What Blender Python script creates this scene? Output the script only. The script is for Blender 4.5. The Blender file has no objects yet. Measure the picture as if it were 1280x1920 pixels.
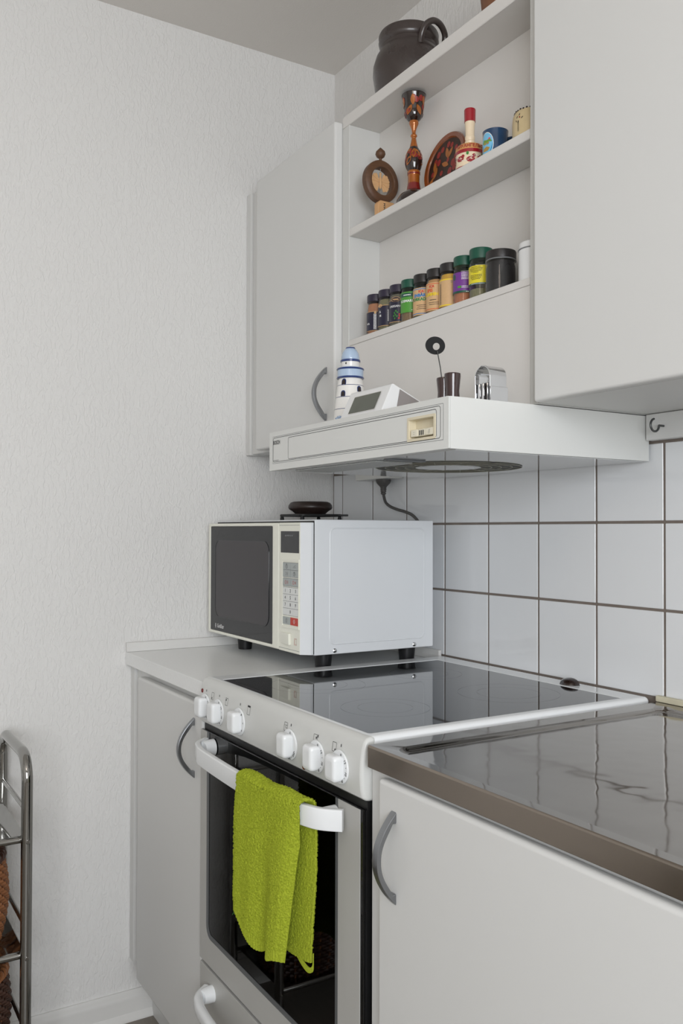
import bpy, bmesh, math, random
from mathutils import Vector, Matrix, noise

random.seed(7)
SC = bpy.context.scene
COL = SC.collection

# ------------------------------------------------------------------ camera
# world frame: x along the tiled wall, y = 0 on the tiles (room is y < 0), z = 0 at worktop height
cam_d = bpy.data.cameras.new('camera')
cam = bpy.data.objects.new('camera', cam_d)
COL.objects.link(cam)
yaw, pitch, roll = 0.5446, 0.0152, 0.0027
F0 = Vector((-math.cos(yaw), math.sin(yaw), 0)); R0 = Vector((math.sin(yaw), math.cos(yaw), 0)); U0 = Vector((0, 0, 1))
F = F0 * math.cos(pitch) + U0 * math.sin(pitch); U1 = U0 * math.cos(pitch) - F0 * math.sin(pitch)
R = R0 * math.cos(roll) + U1 * math.sin(roll); U = U1 * math.cos(roll) - R0 * math.sin(roll)
mw = Matrix.Identity(4)
for i in range(3):
    mw[i][0] = R[i]; mw[i][1] = U[i]; mw[i][2] = -F[i]
mw.translation = Vector((2.1132, -1.2508, 0.2877))
cam.matrix_world = mw
cam_d.sensor_fit = 'HORIZONTAL'
cam_d.sensor_width = 36
cam_d.lens = 36 * 1640.5 / 1280
cam_d.shift_y = 10 / 1280
cam_d.clip_start = 0.02
SC.camera = cam

# ------------------------------------------------------------------ world, lights, exposure
SC.view_settings.view_transform = 'Standard'
SC.view_settings.look = 'None'
SC.view_settings.gamma = 1
SC.view_settings.use_curve_mapping = False
SC.view_settings.exposure = 0.05
w = bpy.data.worlds.new('overcast_sky'); SC.world = w; w.use_nodes = True
wb = w.node_tree.nodes['Background']
wb.inputs[0].default_value = (0.86, 0.93, 1.0, 1); wb.inputs[1].default_value = 1.2

def area(name, loc, target, sx, sy, power, color):
    l = bpy.data.lights.new(name, 'AREA'); l.shape = 'RECTANGLE'; l.size = sx; l.size_y = sy
    l.energy = power; l.color = color
    o = bpy.data.objects.new(name, l); COL.objects.link(o); o.location = loc
    d = Vector(target) - Vector(loc); o.rotation_euler = d.to_track_quat('-Z', 'Y').to_euler()
    return o
# daylight entering by the window in the far right wall
area('window_daylight', (3.56, -1.72, 0.54), (0.0, -0.6, 0.1), 1.45, 1.15, 54, (0.935, 0.96, 1.0))
# added warm fill light, out of view, brightening the ceiling and upper walls
gl = bpy.data.lights.new('warm_fill', 'POINT'); gl.energy = 4; gl.color = (1.0, 0.84, 0.70); gl.shadow_soft_size = 0.16
go = bpy.data.objects.new('warm_fill', gl); COL.objects.link(go); go.location = (2.0, -1.55, 1.12)
SC.cycles.max_bounces = 10
SC.cycles.diffuse_bounces = 5
SC.cycles.glossy_bounces = 5
SC.cycles.transparent_max_bounces = 12
SC.cycles.sample_clamp_indirect = 6
SC.cycles.use_denoising = True

# ------------------------------------------------------------------ materials
def sr(r, g, b):
    def f(c):
        c /= 255
        return c / 12.92 if c <= 0.04045 else ((c + 0.055) / 1.055) ** 2.4
    return (f(r), f(g), f(b), 1)

MATS = {}
def M(name, rgb=None, rough=0.5, metal=0.0, spec=0.5, var=0, vscale=20, bump=0, bscale=60, stretch=None, coat=0, rvar=0):
    if name in MATS: return MATS[name]
    m = bpy.data.materials.new(name); m.use_nodes = True; MATS[name] = m
    nt = m.node_tree; p = nt.nodes['Principled BSDF']
    c = sr(*rgb)
    p.inputs['Base Color'].default_value = c
    p.inputs['Roughness'].default_value = rough
    p.inputs['Metallic'].default_value = metal
    p.inputs['Specular IOR Level'].default_value = spec
    p.inputs['Coat Weight'].default_value = coat
    p.inputs['Coat Roughness'].default_value = 0.08
    if var or bump or rvar:
        tc = nt.nodes.new('ShaderNodeTexCoord')
        mp = nt.nodes.new('ShaderNodeMapping'); nt.links.new(tc.outputs['Object'], mp.inputs[0])
        if stretch: mp.inputs['Scale'].default_value = stretch
    if var or rvar:
        n = nt.nodes.new('ShaderNodeTexNoise'); n.inputs['Scale'].default_value = vscale; n.inputs['Detail'].default_value = 5
        nt.links.new(mp.outputs[0], n.inputs['Vector'])
    if var:
        mx = nt.nodes.new('ShaderNodeMix'); mx.data_type = 'RGBA'
        mx.inputs[6].default_value = tuple(max(0, x * (1 - var)) for x in c[:3]) + (1,)
        mx.inputs[7].default_value = tuple(min(1, x * (1 + var)) for x in c[:3]) + (1,)
        nt.links.new(n.outputs[0], mx.inputs[0]); nt.links.new(mx.outputs[2], p.inputs['Base Color'])
    if rvar:
        mr = nt.nodes.new('ShaderNodeMapRange')
        mr.inputs[3].default_value = max(0.02, rough - rvar); mr.inputs[4].default_value = rough + rvar
        mr.inputs[1].default_value = 0.3; mr.inputs[2].default_value = 0.7
        nt.links.new(n.outputs[0], mr.inputs[0]); nt.links.new(mr.outputs[0], p.inputs['Roughness'])
    if bump:
        n2 = nt.nodes.new('ShaderNodeTexNoise'); n2.inputs['Scale'].default_value = bscale; n2.inputs['Detail'].default_value = 4
        nt.links.new(mp.outputs[0], n2.inputs['Vector'])
        b = nt.nodes.new('ShaderNodeBump'); b.inputs['Strength'].default_value = 1; b.inputs['Distance'].default_value = bump
        nt.links.new(n2.outputs[0], b.inputs['Height']); nt.links.new(b.outputs[0], p.inputs['Normal'])
    return m

def wallpaper(name, rgb, stretch, dist=0.0011):
    """white embossed wallpaper: worm-like raised threads"""
    m = bpy.data.materials.new(name); m.use_nodes = True; nt = m.node_tree; p = nt.nodes['Principled BSDF']
    p.inputs['Base Color'].default_value = sr(*rgb); p.inputs['Roughness'].default_value = 0.75
    p.inputs['Specular IOR Level'].default_value = 0.25
    tc = nt.nodes.new('ShaderNodeTexCoord'); mp = nt.nodes.new('ShaderNodeMapping'); mp.inputs['Scale'].default_value = stretch
    nt.links.new(tc.outputs['Object'], mp.inputs[0])
    n = nt.nodes.new('ShaderNodeTexNoise'); n.inputs['Scale'].default_value = 120; n.inputs['Detail'].default_value = 2.0
    n.inputs['Distortion'].default_value = 0.9
    nt.links.new(mp.outputs[0], n.inputs['Vector'])
    r = nt.nodes.new('ShaderNodeMapRange'); r.interpolation_type = 'SMOOTHSTEP'
    r.inputs[1].default_value = 0.42; r.inputs[2].default_value = 0.66
    nt.links.new(n.outputs[0], r.inputs[0])
    n2 = nt.nodes.new('ShaderNodeTexNoise'); n2.inputs['Scale'].default_value = 210; n2.inputs['Detail'].default_value = 2
    nt.links.new(mp.outputs[0], n2.inputs['Vector'])
    mu = nt.nodes.new('ShaderNodeMath'); mu.operation = 'MULTIPLY_ADD'; mu.inputs[1].default_value = 0.35
    nt.links.new(n2.outputs[0], mu.inputs[0]); nt.links.new(r.outputs[0], mu.inputs[2])
    b = nt.nodes.new('ShaderNodeBump'); b.inputs['Distance'].default_value = dist; b.inputs['Strength'].default_value = 0.8
    nt.links.new(mu.outputs[0], b.inputs['Height']); nt.links.new(b.outputs[0], p.inputs['Normal'])
    MATS[name] = m
    return m

def thin_glass(name, tint, fac_min=0.04, rough=0.02):
    m = bpy.data.materials.new(name); m.use_nodes = True; nt = m.node_tree
    for n in list(nt.nodes): nt.nodes.remove(n)
    out = nt.nodes.new('ShaderNodeOutputMaterial'); mix = nt.nodes.new('ShaderNodeMixShader')
    t = nt.nodes.new('ShaderNodeBsdfTransparent'); t.inputs[0].default_value = tint
    g = nt.nodes.new('ShaderNodeBsdfGlossy'); g.inputs['Roughness'].default_value = rough
    lw = nt.nodes.new('ShaderNodeLayerWeight'); lw.inputs[0].default_value = 0.5
    pw = nt.nodes.new('ShaderNodeMath'); pw.operation = 'POWER'; pw.inputs[1].default_value = 4.0
    mr = nt.nodes.new('ShaderNodeMapRange'); mr.inputs[3].default_value = fac_min; mr.inputs[4].default_value = 0.85
    nt.links.new(lw.outputs['Facing'], pw.inputs[0]); nt.links.new(pw.outputs[0], mr.inputs[0])
    nt.links.new(mr.outputs[0], mix.inputs[0]); nt.links.new(t.outputs[0], mix.inputs[1]); nt.links.new(g.outputs[0], mix.inputs[2])
    nt.links.new(mix.outputs[0], out.inputs[0]); MATS[name] = m
    return m

wallpaper('left_wallpaper', (228, 227, 225), (1, 1.0, 0.45), 0.0008)
wallpaper('back_wallpaper', (224, 222, 219), (1.0, 1, 0.36), 0.0007)
M('ceiling_paint', (222, 218, 213), 0.9, spec=0.2, bump=0.0006, bscale=240)
M('plain_wall', (226, 224, 220), 0.8, spec=0.2)
M('trim_white', (222, 221, 218), 0.45)
M('vinyl_floor', (128, 121, 112), 0.5, var=0.25, vscale=9, stretch=(1, 8, 1))
M('laminate', (216, 216, 214), 0.42, spec=0.4)
M('shelf_white', (218, 215, 211), 0.5, spec=0.35)
M('shelf_edge', (208, 208, 205), 0.45, spec=0.4)
M('filler_grey', (196, 194, 191), 0.6)
M('tile_glaze', (231, 233, 235), 0.06, spec=0.5)
M('grout', (124, 114, 106), 0.9, var=0.25, vscale=30)
M('worktop_grey', (236, 237, 236), 0.27, var=0.04, vscale=160)
M('enamel', (236, 238, 239), 0.16, spec=0.5)
M('panel_enamel', (212, 213, 210), 0.28)
M('knob_white', (232, 234, 235), 0.22)
M('oven_silver', (182, 181, 177), 0.38, metal=0.0, spec=0.5)
M('border_grey', (96, 98, 99), 0.35)
M('black', (16, 16, 17), 0.4)
M('rubber', (20, 20, 23), 0.45)
M('cavity', (38, 38, 40), 0.4)
M('wire', (120, 120, 122), 0.35, metal=0.6)
M('hob_glass', (12, 13, 16), 0.03, spec=0.55, coat=0.2)
M('print_black', (40, 40, 42), 0.6)
M('print_grey', (120, 122, 124), 0.6)
M('print_white', (235, 235, 235), 0.6)
M('faint_ring', (40, 42, 46), 0.04, spec=0.55, coat=0.2)
M('handle_metal', (150, 152, 155), 0.28, metal=1.0)
M('chrome', (215, 216, 218), 0.07, metal=1.0, bump=0.0002, bscale=25)
M('hood_white', (221, 222, 219), 0.3)
M('hood_side', (221, 222, 219), 0.3)
M('hood_under', (196, 198, 198), 0.08, spec=0.7, coat=0.5)
M('hood_light', (188, 190, 188), 0.3, bump=0.004, bscale=260)
M('cream', (222, 212, 186), 0.4)
M('cream_light', (232, 226, 206), 0.4)
M('fan_dark', (34, 33, 28), 0.6)
M('fan_ring', (150, 148, 134), 0.3, metal=0.3)
M('mw_cream', (238, 238, 226), 0.32)
M('mw_white', (226, 229, 232), 0.26)
M('mw_glass', (40, 41, 44), 0.1, spec=0.35)
M('mw_window', (60, 57, 60), 0.3, spec=0.35)
M('mw_display', (42, 43, 46), 0.15)
M('key_grey', (170, 176, 175), 0.45)
M('key_white', (226, 228, 226), 0.45)
M('key_red', (196, 62, 48), 0.45)
M('red_print', (190, 80, 66), 0.6)
M('red_lens', (110, 26, 26), 0.15)
M('amber_lens', (110, 52, 20), 0.15)
M('rack_chrome', (158, 157, 154), 0.09, metal=1.0, bump=0.0002, bscale=25)  # chrome tinted darker to stand in for reflections of a dark room
M('iron', (22, 22, 22), 0.55, bump=0.0004, bscale=150)
M('dark_wood', (40, 27, 23), 0.4, var=0.3, vscale=30)
M('wood_brown', (92, 62, 40), 0.5, var=0.35, vscale=40, stretch=(1, 1, 4))
M('wood_light', (206, 160, 112), 0.55, var=0.18, vscale=60)
M('shaving', (214, 170, 122), 0.6, var=0.15, vscale=80)
M('lacquer_black', (34, 18, 12), 0.12, coat=0.8)
M('lacquer_gold', (168, 92, 22), 0.16, metal=0.35, coat=0.8, var=0.2, vscale=30)
M('lacquer_red', (118, 26, 22), 0.2, coat=0.6)
M('plate_rim', (128, 66, 30), 0.25, coat=0.5, var=0.2, vscale=30)
M('plate_center', (48, 30, 22), 0.35, var=0.4, vscale=60)
M('berry', (140, 40, 36), 0.3)
M('leaf_gold', (160, 96, 40), 0.3)
M('bell_red', (156, 26, 38), 0.22, coat=0.4)
M('bell_wood', (208, 150, 90), 0.35)
M('bell_cream', (234, 214, 184), 0.35)
M('leaf_green', (58, 130, 50), 0.4)
M('mug_blue', (28, 60, 94), 0.2, coat=0.5, var=0.35, vscale=50)
M('mug_sky', (120, 190, 226), 0.3)
M('mug_sea', (36, 130, 180), 0.3)
M('mug_hill', (110, 150, 60), 0.3)
M('mug_rock', (176, 138, 60), 0.3)
M('mug_pink', (214, 90, 100), 0.3)
M('beige_glaze', (206, 186, 144), 0.35, var=0.1, vscale=30)
M('pot_glaze', (60, 51, 48), 0.3, spec=0.6, var=0.3, vscale=14, rvar=0.06, coat=0.25)
M('terracotta', (128, 84, 56), 0.6, var=0.15)
M('lh_white', (236, 234, 230), 0.16, coat=0.5)
M('lh_navy', (38, 60, 116), 0.14, coat=0.5)
M('lh_blue', (176, 196, 220), 0.2, coat=0.3, var=0.15, vscale=60, stretch=(4, 4, 0.3))
M('lh_dark', (46, 36, 34), 0.3)
M('clock_white', (232, 233, 233), 0.35)
M('clock_grey', (142, 136, 134), 0.5)
M('lcd', (84, 88, 76), 0.2, var=0.1, vscale=40)
M('vase_brown', (52, 32, 30), 0.14, coat=0.6, bump=0.0005, bscale=60)
M('disk_black', (12, 12, 13), 0.5, spec=0.2)
M('socket_white', (226, 226, 222), 0.3)
M('cord_grey', (84, 82, 80), 0.45)
M('hook_metal', (96, 98, 98), 0.35, metal=0.8)
M('lid_navy', (40, 34, 54), 0.35)
M('lid_black', (34, 31, 31), 0.35)
M('lid_green', (16, 78, 60), 0.35)
M('label_navy', (30, 28, 52), 0.35)
M('label_green', (78, 150, 54), 0.4)
M('label_dkgreen', (20, 78, 62), 0.4)
M('label_kraft', (208, 170, 124), 0.6, var=0.08, vscale=300)
M('label_purple', (112, 52, 140), 0.4)
M('label_yellow', (226, 210, 40), 0.4)
M('ink_red', (206, 58, 48), 0.5)
M('ink_blue', (38, 124, 190), 0.5)
M('ink_green', (40, 130, 76), 0.5)
M('ink_yellow', (236, 204, 40), 0.5)
M('ink_orange', (214, 98, 54), 0.5)
M('ink_gold', (206, 166, 116), 0.4)
M('spice_brown', (176, 120, 88), 0.9, var=0.25, vscale=400)
M('spice_green', (122, 118, 90), 0.9, var=0.35, vscale=400)
M('spice_grey', (104, 100, 86), 0.9, var=0.4, vscale=350)
M('spice_tan', (186, 140, 92), 0.9, var=0.25, vscale=400)
M('spice_rust', (176, 112, 80), 0.9, var=0.2, vscale=400)
M('spice_seed', (128, 104, 76), 0.9, var=0.5, vscale=500)
M('spice_yellow', (206, 160, 60), 0.9, var=0.2, vscale=400)
M('spice_black', (24, 20, 22), 0.6, var=0.4, vscale=160)
M('rattan', (138, 88, 52), 0.55, var=0.4, vscale=50)
M('rattan_dark', (66, 40, 28), 0.5, var=0.45, vscale=50)
M('seal_strip', (206, 200, 176), 0.5, var=0.15, vscale=30)
thin_glass('jar_glass', (0.93, 0.94, 0.93, 1))
thin_glass('oven_glass', (0.11, 0.115, 0.115, 1))
thin_glass('window_glass', (0.97, 0.98, 0.98, 1))

def steel(name, rgb, rough, wav, rv=0.1):
    m = M(name, rgb, rough, metal=1.0, var=0.12, vscale=4.5, rvar=rv)
    nt = m.node_tree; p = nt.nodes['Principled BSDF']
    tc = nt.nodes.new('ShaderNodeTexCoord')
    n = nt.nodes.new('ShaderNodeTexNoise'); n.inputs['Scale'].default_value = 9; n.inputs['Detail'].default_value = 2
    nt.links.new(tc.outputs['Object'], n.inputs['Vector'])
    b = nt.nodes.new('ShaderNodeBump'); b.inputs['Distance'].default_value = wav; b.inputs['Strength'].default_value = 1
    nt.links.new(n.outputs[0], b.inputs['Height']); nt.links.new(b.outputs[0], p.inputs['Normal'])
    return m
steel('steel_top', (160, 155, 149), 0.085, 0.0016, 0.05)
steel('steel_edge', (152, 142, 132), 0.24, 0.0003)

def terry():
    m = bpy.data.materials.new('terry_green'); m.use_nodes = True; nt = m.node_tree; p = nt.nodes['Principled BSDF']
    p.inputs['Roughness'].default_value = 0.95; p.inputs['Specular IOR Level'].default_value = 0.1
    p.inputs['Sheen Weight'].default_value = 0.3
    p.inputs['Sheen Tint'].default_value = sr(190, 210, 60)
    tc = nt.nodes.new('ShaderNodeTexCoord')
    v = nt.nodes.new('ShaderNodeTexNoise'); v.inputs['Scale'].default_value = 420; v.inputs['Detail'].default_value = 2
    nt.links.new(tc.outputs['Object'], v.inputs['Vector'])
    mx = nt.nodes.new('ShaderNodeMix'); mx.data_type = 'RGBA'
    mx.inputs[6].default_value = sr(114, 130, 18); mx.inputs[7].default_value = sr(184, 193, 66)
    nt.links.new(v.outputs[0], mx.inputs[0]); nt.links.new(mx.outputs[2], p.inputs['Base Color'])
    b = nt.nodes.new('ShaderNodeBump'); b.inputs['Distance'].default_value = 0.0012; b.inputs['Strength'].default_value = 1
    nt.links.new(v.outputs[0], b.inputs['Height']); nt.links.new(b.outputs[0], p.inputs['Normal'])
    MATS['terry_green'] = m
terry()

# ------------------------------------------------------------------ mesh kit
ORG = {}
def thing(name, label, cat, loc=(0, 0, 0), group=None, rot=None, local=False):
    """Empty at the base of a thing. local=True: parts are authored about (0,0,0), else in world coordinates."""
    o = bpy.data.objects.new(name, None); COL.objects.link(o)
    o.empty_display_size = 0.03
    o.location = loc
    if rot: o.rotation_euler = rot
    o['label'] = label; o['category'] = cat
    if group: o['group'] = group
    ORG[o] = Vector((0, 0, 0)) if local else Vector(loc)
    return o

def obj(name, bm, mat, parent=None, smooth=True, label=None, angle=38, stuff=False):
    if parent is not None:
        org = ORG[parent]
        if org.length: bmesh.ops.translate(bm, verts=bm.verts, vec=-org)
    else: org = Vector((0, 0, 0))
    bmesh.ops.recalc_face_normals(bm, faces=bm.faces)
    me = bpy.data.meshes.new(name); bm.to_mesh(me); bm.free()
    me.materials.append(MATS[mat])
    if smooth:
        me.shade_smooth()
        me.set_sharp_from_angle(angle=math.radians(angle))
    o = bpy.data.objects.new(name, me); COL.objects.link(o)
    if smooth and len(me.polygons) < 900:
        wn = o.modifiers.new('weighted_normal', 'WEIGHTED_NORMAL'); wn.keep_sharp = True; wn.weight = 80
    if parent is not None: o.parent = parent
    ORG[o] = org
    if label: o['label'] = label
    if stuff: o['kind'] = 'stuff'
    return o

def structure(name, bm, mat, parent=None, smooth=True):
    o = obj(name, bm, mat, parent, smooth)
    if parent is None: o['kind'] = 'structure'
    return o

def B(): return bmesh.new()
def absorb(bm, t):
    me = bpy.data.meshes.new('tmp'); t.to_mesh(me); t.free(); bm.from_mesh(me); bpy.data.meshes.remove(me)

def box(bm, x0, x1, y0, y1, z0, z1, bev=0, seg=2):
    t = bmesh.new(); bmesh.ops.create_cube(t, size=1)
    for v in t.verts:
        v.co = Vector(((x0 + x1) / 2 + v.co.x * (x1 - x0), (y0 + y1) / 2 + v.co.y * (y1 - y0), (z0 + z1) / 2 + v.co.z * (z1 - z0)))
    if bev: bmesh.ops.bevel(t, geom=list(t.edges), offset=bev, segments=seg, affect='EDGES', profile=0.5)
    absorb(bm, t); return bm

def prism(bm, poly, axis, a0, a1, bev=0, seg=2, hole=None):
    """extrude a polygon; axis x: poly=(y,z); y: poly=(x,z); z: poly=(x,y)"""
    def P(p, a):
        return {'x': (a, p[0], p[1]), 'y': (p[0], a, p[1]), 'z': (p[0], p[1], a)}[axis]
    t = bmesh.new()
    A = [t.verts.new(P(p, a0)) for p in poly]; Bv = [t.verts.new(P(p, a1)) for p in poly]
    n = len(poly)
    for i in range(n): t.faces.new((A[i], A[(i + 1) % n], Bv[(i + 1) % n], Bv[i]))
    if hole:
        C = [t.verts.new(P(p, a0)) for p in hole]; D = [t.verts.new(P(p, a1)) for p in hole]
        for i in range(n):
            j = (i + 1) % n
            t.faces.new((C[i], C[j], D[j], D[i])); t.faces.new((A[i], A[j], C[j], C[i])); t.faces.new((Bv[i], Bv[j], D[j], D[i]))
    else:
        t.faces.new(A); t.faces.new(Bv[::-1])
    bmesh.ops.recalc_face_normals(t, faces=t.faces)
    if bev:
        es = [e for e in t.edges if len(e.link_faces) == 2 and e.calc_face_angle(0) > 0.6]
        bmesh.ops.bevel(t, geom=es, offset=bev, segments=seg, affect='EDGES', profile=0.5)
    absorb(bm, t); return bm

def rrect(x0, x1, z0, z1, r, n=5):
    out = []
    for cx, cz, a in ((x1 - r, z1 - r, 0), (x0 + r, z1 - r, 90), (x0 + r, z0 + r, 180), (x1 - r, z0 + r, 270)):
        for i in range(n + 1):
            t = math.radians(a + 90 * i / n); out.append((cx + r * math.cos(t), cz + r * math.sin(t)))
    return out

def lathe(bm, prof, n=32, c=(0, 0, 0), close=True, a0=0, a1=360, axis='z'):
    t = bmesh.new(); rings = []
    full = abs(a1 - a0) >= 359.9
    k = n if full else n + 1
    for r, z in prof:
        if r < 1e-6: rings.append([t.verts.new((0, 0, z))])
        else: rings.append([t.verts.new((r * math.cos(math.radians(a0 + (a1 - a0) * i / n)), r * math.sin(math.radians(a0 + (a1 - a0) * i / n)), z)) for i in range(k)])
    for a, b in zip(rings, rings[1:]):
        m = n
        for i in range(m):
            j = (i + 1) % k
            if len(a) == 1 and len(b) == 1: continue
            if len(a) == 1: t.faces.new((a[0], b[i], b[j]))
            elif len(b) == 1: t.faces.new((a[i], a[j], b[0]))
            else: t.faces.new((a[i], a[j], b[j], b[i]))
    if axis == 'y': bmesh.ops.rotate(t, verts=t.verts, cent=(0, 0, 0), matrix=Matrix.Rotation(math.radians(90), 3, 'X'))   # +z -> -y
    if axis == 'x': bmesh.ops.rotate(t, verts=t.verts, cent=(0, 0, 0), matrix=Matrix.Rotation(math.radians(90), 3, 'Y'))   # +z -> +x
    bmesh.ops.translate(t, verts=t.verts, vec=c)
    absorb(bm, t); return bm

def disc(bm, c, r, h, axis='z', n=24, bev=0.0):
    b = min(bev, r * 0.4, h * 0.45)
    pr = [(0, 0), (r - b, 0), (r, b), (r, h - b), (r - b, h), (0, h)] if b else [(0, 0), (r, 0), (r, h), (0, h)]
    return lathe(bm, pr, n, c, axis=axis)

def tube(bm, pts, r, n=10, closed=False, rad=None):
    pts = [Vector(p) for p in pts]; t = bmesh.new(); N = len(pts); rings = []
    prev = None
    for i, p in enumerate(pts):
        if closed: d = pts[(i + 1) % N] - pts[i - 1]
        else: d = pts[min(i + 1, N - 1)] - pts[max(i - 1, 0)]
        d.normalize()
        if prev is None:
            a = Vector((0, 0, 1)) if abs(d.z) < 0.9 else Vector((1, 0, 0))
            u = d.cross(a).normalized()
        else:
            u = (prev - d * prev.dot(d)).normalized()
        prev = u; v = d.cross(u)
        rr = rad[i] if rad else r
        rings.append([t.verts.new(p + (u * math.cos(2 * math.pi * k / n) + v * math.sin(2 * math.pi * k / n)) * rr) for k in range(n)])
    for i in range(N if closed else N - 1):
        a, b = rings[i], rings[(i + 1) % N]
        off = 0
        if closed and i == N - 1:
            off = min(range(n), key=lambda o: (a[0].co - b[o].co).length)
        for k in range(n): t.faces.new((a[k], a[(k + 1) % n], b[(k + 1 + off) % n], b[(k + off) % n]))
    if not closed:
        t.faces.new(rings[0][::-1]); t.faces.new(rings[-1])
    absorb(bm, t); return bm

def bez(p, n=24):
    """Catmull-Rom through points"""
    p = [Vector(q) for q in p]; out = []
    q = [p[0] * 2 - p[1]] + p + [p[-1] * 2 - p[-2]]
    for i in range(1, len(q) - 2):
        for s in range(n):
            t = s / n
            out.append(0.5 * ((2 * q[i]) + (q[i + 1] - q[i - 1]) * t + (2 * q[i - 1] - 5 * q[i] + 4 * q[i + 1] - q[i + 2]) * t * t + (3 * q[i] - q[i - 1] - 3 * q[i + 1] + q[i + 2]) * t ** 3))
    out.append(p[-1]); return out

def flat(bm, poly, place):
    t = [bm.verts.new(place(x, y)) for x, y in poly]
    try: return bm.faces.new(t)
    except ValueError: pass

def text(bm, s, size, place, bold=0.0):
    """flat lettering; place(x, y) puts glyph points in space; centred on (0,0)"""
    cu = bpy.data.curves.new('t', 'FONT'); cu.body = s; cu.size = size; cu.align_x = 'CENTER'; cu.align_y = 'CENTER'
    cu.resolution_u = 2; cu.offset = bold
    o = bpy.data.objects.new('t', cu)
    me = bpy.data.meshes.new_from_object(o)
    t = bmesh.new(); t.from_mesh(me)
    for v in t.verts: v.co = Vector(place(v.co.x, v.co.y))
    absorb(bm, t)
    bpy.data.meshes.remove(me); bpy.data.objects.remove(o); bpy.data.curves.remove(cu)

def frect(x0, x1, y0, y1): return [(x0, y0), (x1, y0), (x1, y1), (x0, y1)]
def ell(cx, cy, a, b, n=16, rot=0):
    c, s = math.cos(rot), math.sin(rot)
    return [(cx + a * math.cos(t) * c - b * math.sin(t) * s, cy + a * math.cos(t) * s + b * math.sin(t) * c) for t in (2 * math.pi * i / n for i in range(n))]
def outline(bm, poly, wd, place):
    """thin closed printed line"""
    n = len(poly); P = [Vector(p) for p in poly]
    inn = []
    cx = sum(p.x for p in P) / n; cy = sum(p.y for p in P) / n
    for i in range(n):
        d = (P[(i + 1) % n] - P[i - 1])
        if d.length < 1e-9: d = P[i] - P[i - 1]
        d.normalize(); nn = Vector((-d.y, d.x))
        if nn.dot(Vector((cx, cy)) - P[i]) < 0: nn = -nn
        inn.append(P[i] + nn * wd)
    A = [bm.verts.new(place(p.x, p.y)) for p in P]; C = [bm.verts.new(place(p.x, p.y)) for p in inn]
    for i in range(n): bm.faces.new((A[i], A[(i + 1) % n], C[(i + 1) % n], C[i]))

# ------------------------------------------------------------------ room
FZ, CZ, XR, YF = -0.905, 1.576, 3.6, -3.0
structure('floor', box(B(), -0.1, XR + 0.1, YF - 0.1, 0.1, FZ - 0.1, FZ), 'vinyl_floor', smooth=False)
structure('ceiling', box(B(), -0.1, XR + 0.1, YF - 0.1, 0.1, CZ, CZ + 0.1), 'ceiling_paint', smooth=False)
structure('wall_left', box(B(), -0.1, 0, YF - 0.1, 0.1, FZ, CZ), 'left_wallpaper', smooth=False)
wall_back = structure('wall_back', box(B(), 0, XR, 0.003, 0.1, FZ, CZ), 'back_wallpaper', smooth=False)
structure('wall_front', box(B(), 0, XR, YF - 0.1, YF, FZ, CZ), 'plain_wall', smooth=False)
bm = B(); wy0, wy1, wz0, wz1 = -2.47, -0.97, -0.07, 1.18
box(bm, XR, XR + 0.1, YF, wy0, FZ, CZ); box(bm, XR, XR + 0.1, wy1, 0.1, FZ, CZ)
box(bm, XR, XR + 0.1, wy0, wy1, FZ, wz0); box(bm, XR, XR + 0.1, wy0, wy1, wz1, CZ)
structure('wall_right', bm, 'plain_wall', smooth=False)
bm = B()
for a in (wy0, (wy0 + wy1) / 2 - 0.025, wy1 - 0.05): box(bm, XR + 0.02, XR + 0.08, a, a + 0.05, wz0, wz1)
for a in (wz0, wz1 - 0.05): box(bm, XR + 0.021, XR + 0.079, wy0 + 0.05, wy1 - 0.05, a, a + 0.05)
win = structure('window_1', bm, 'trim_white', smooth=False)
for a, b in ((wy0 + 0.05, (wy0 + wy1) / 2 - 0.025), ((wy0 + wy1) / 2 + 0.025, wy1 - 0.05)):
    obj('pane', box(B(), XR + 0.048, XR + 0.052, a, b, wz0 + 0.05, wz1 - 0.05), 'window_glass', win, smooth=False)
# baseboard on the left wall, stepped profile
structure('baseboard_left', prism(B(), [(0, FZ), (0.020, FZ), (0.020, FZ + 0.006), (0.014, FZ + 0.016), (0.012, FZ + 0.018), (0.012, FZ + 0.048), (0.008, FZ + 0.054), (0.008, FZ + 0.062), (0.005, FZ + 0.069), (0, FZ + 0.069)], 'y', YF, -0.50), 'trim_white')

# tiles: 152 mm grid, every tile an object
TP, TX0 = 0.152, 1.1159
obj('grout', box(B(), 0.002, 2.6, 0.0016, 0.004, -0.03, 0.447), 'grout', wall_back, smooth=False)
def tile_mesh(wd, ht):
    t = B(); g = 0.0024
    box(t, -wd / 2 + g, wd / 2 - g, -0.003, 0.004, -ht / 2 + g, ht / 2 - g, 0.0014, 3)
    bmesh.ops.recalc_face_normals(t, faces=t.faces)
    me = bpy.data.meshes.new('tile'); t.to_mesh(me); t.free(); me.materials.append(MATS['tile_glaze'])
    return me
tm_full, tm_top = tile_mesh(TP, TP), tile_mesh(TP, 0.4425 - 0.304)
lw = TX0 - 7 * TP - 0.004
tm_l, tm_lt = tile_mesh(lw, TP), tile_mesh(lw, 0.4425 - 0.304)
for k in range(-8, 9):
    for r in range(3):
        me = (tm_top if r == 2 else tm_full) if k > -8 else (tm_lt if r == 2 else tm_l)
        o = bpy.data.objects.new('tile', me); COL.objects.link(o); o.parent = wall_back
        x = TX0 + (k + 0.5) * TP if k > -8 else 0.004 + lw / 2
        z = (r + 0.5) * TP if r < 2 else (0.304 + 0.4425) / 2
        o.location = (x, 0.003, z)
        o.rotation_euler = (random.uniform(-1, 1) * 0.0016, random.uniform(-1, 1) * 0.002, random.uniform(-1, 1) * 0.0016)

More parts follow.
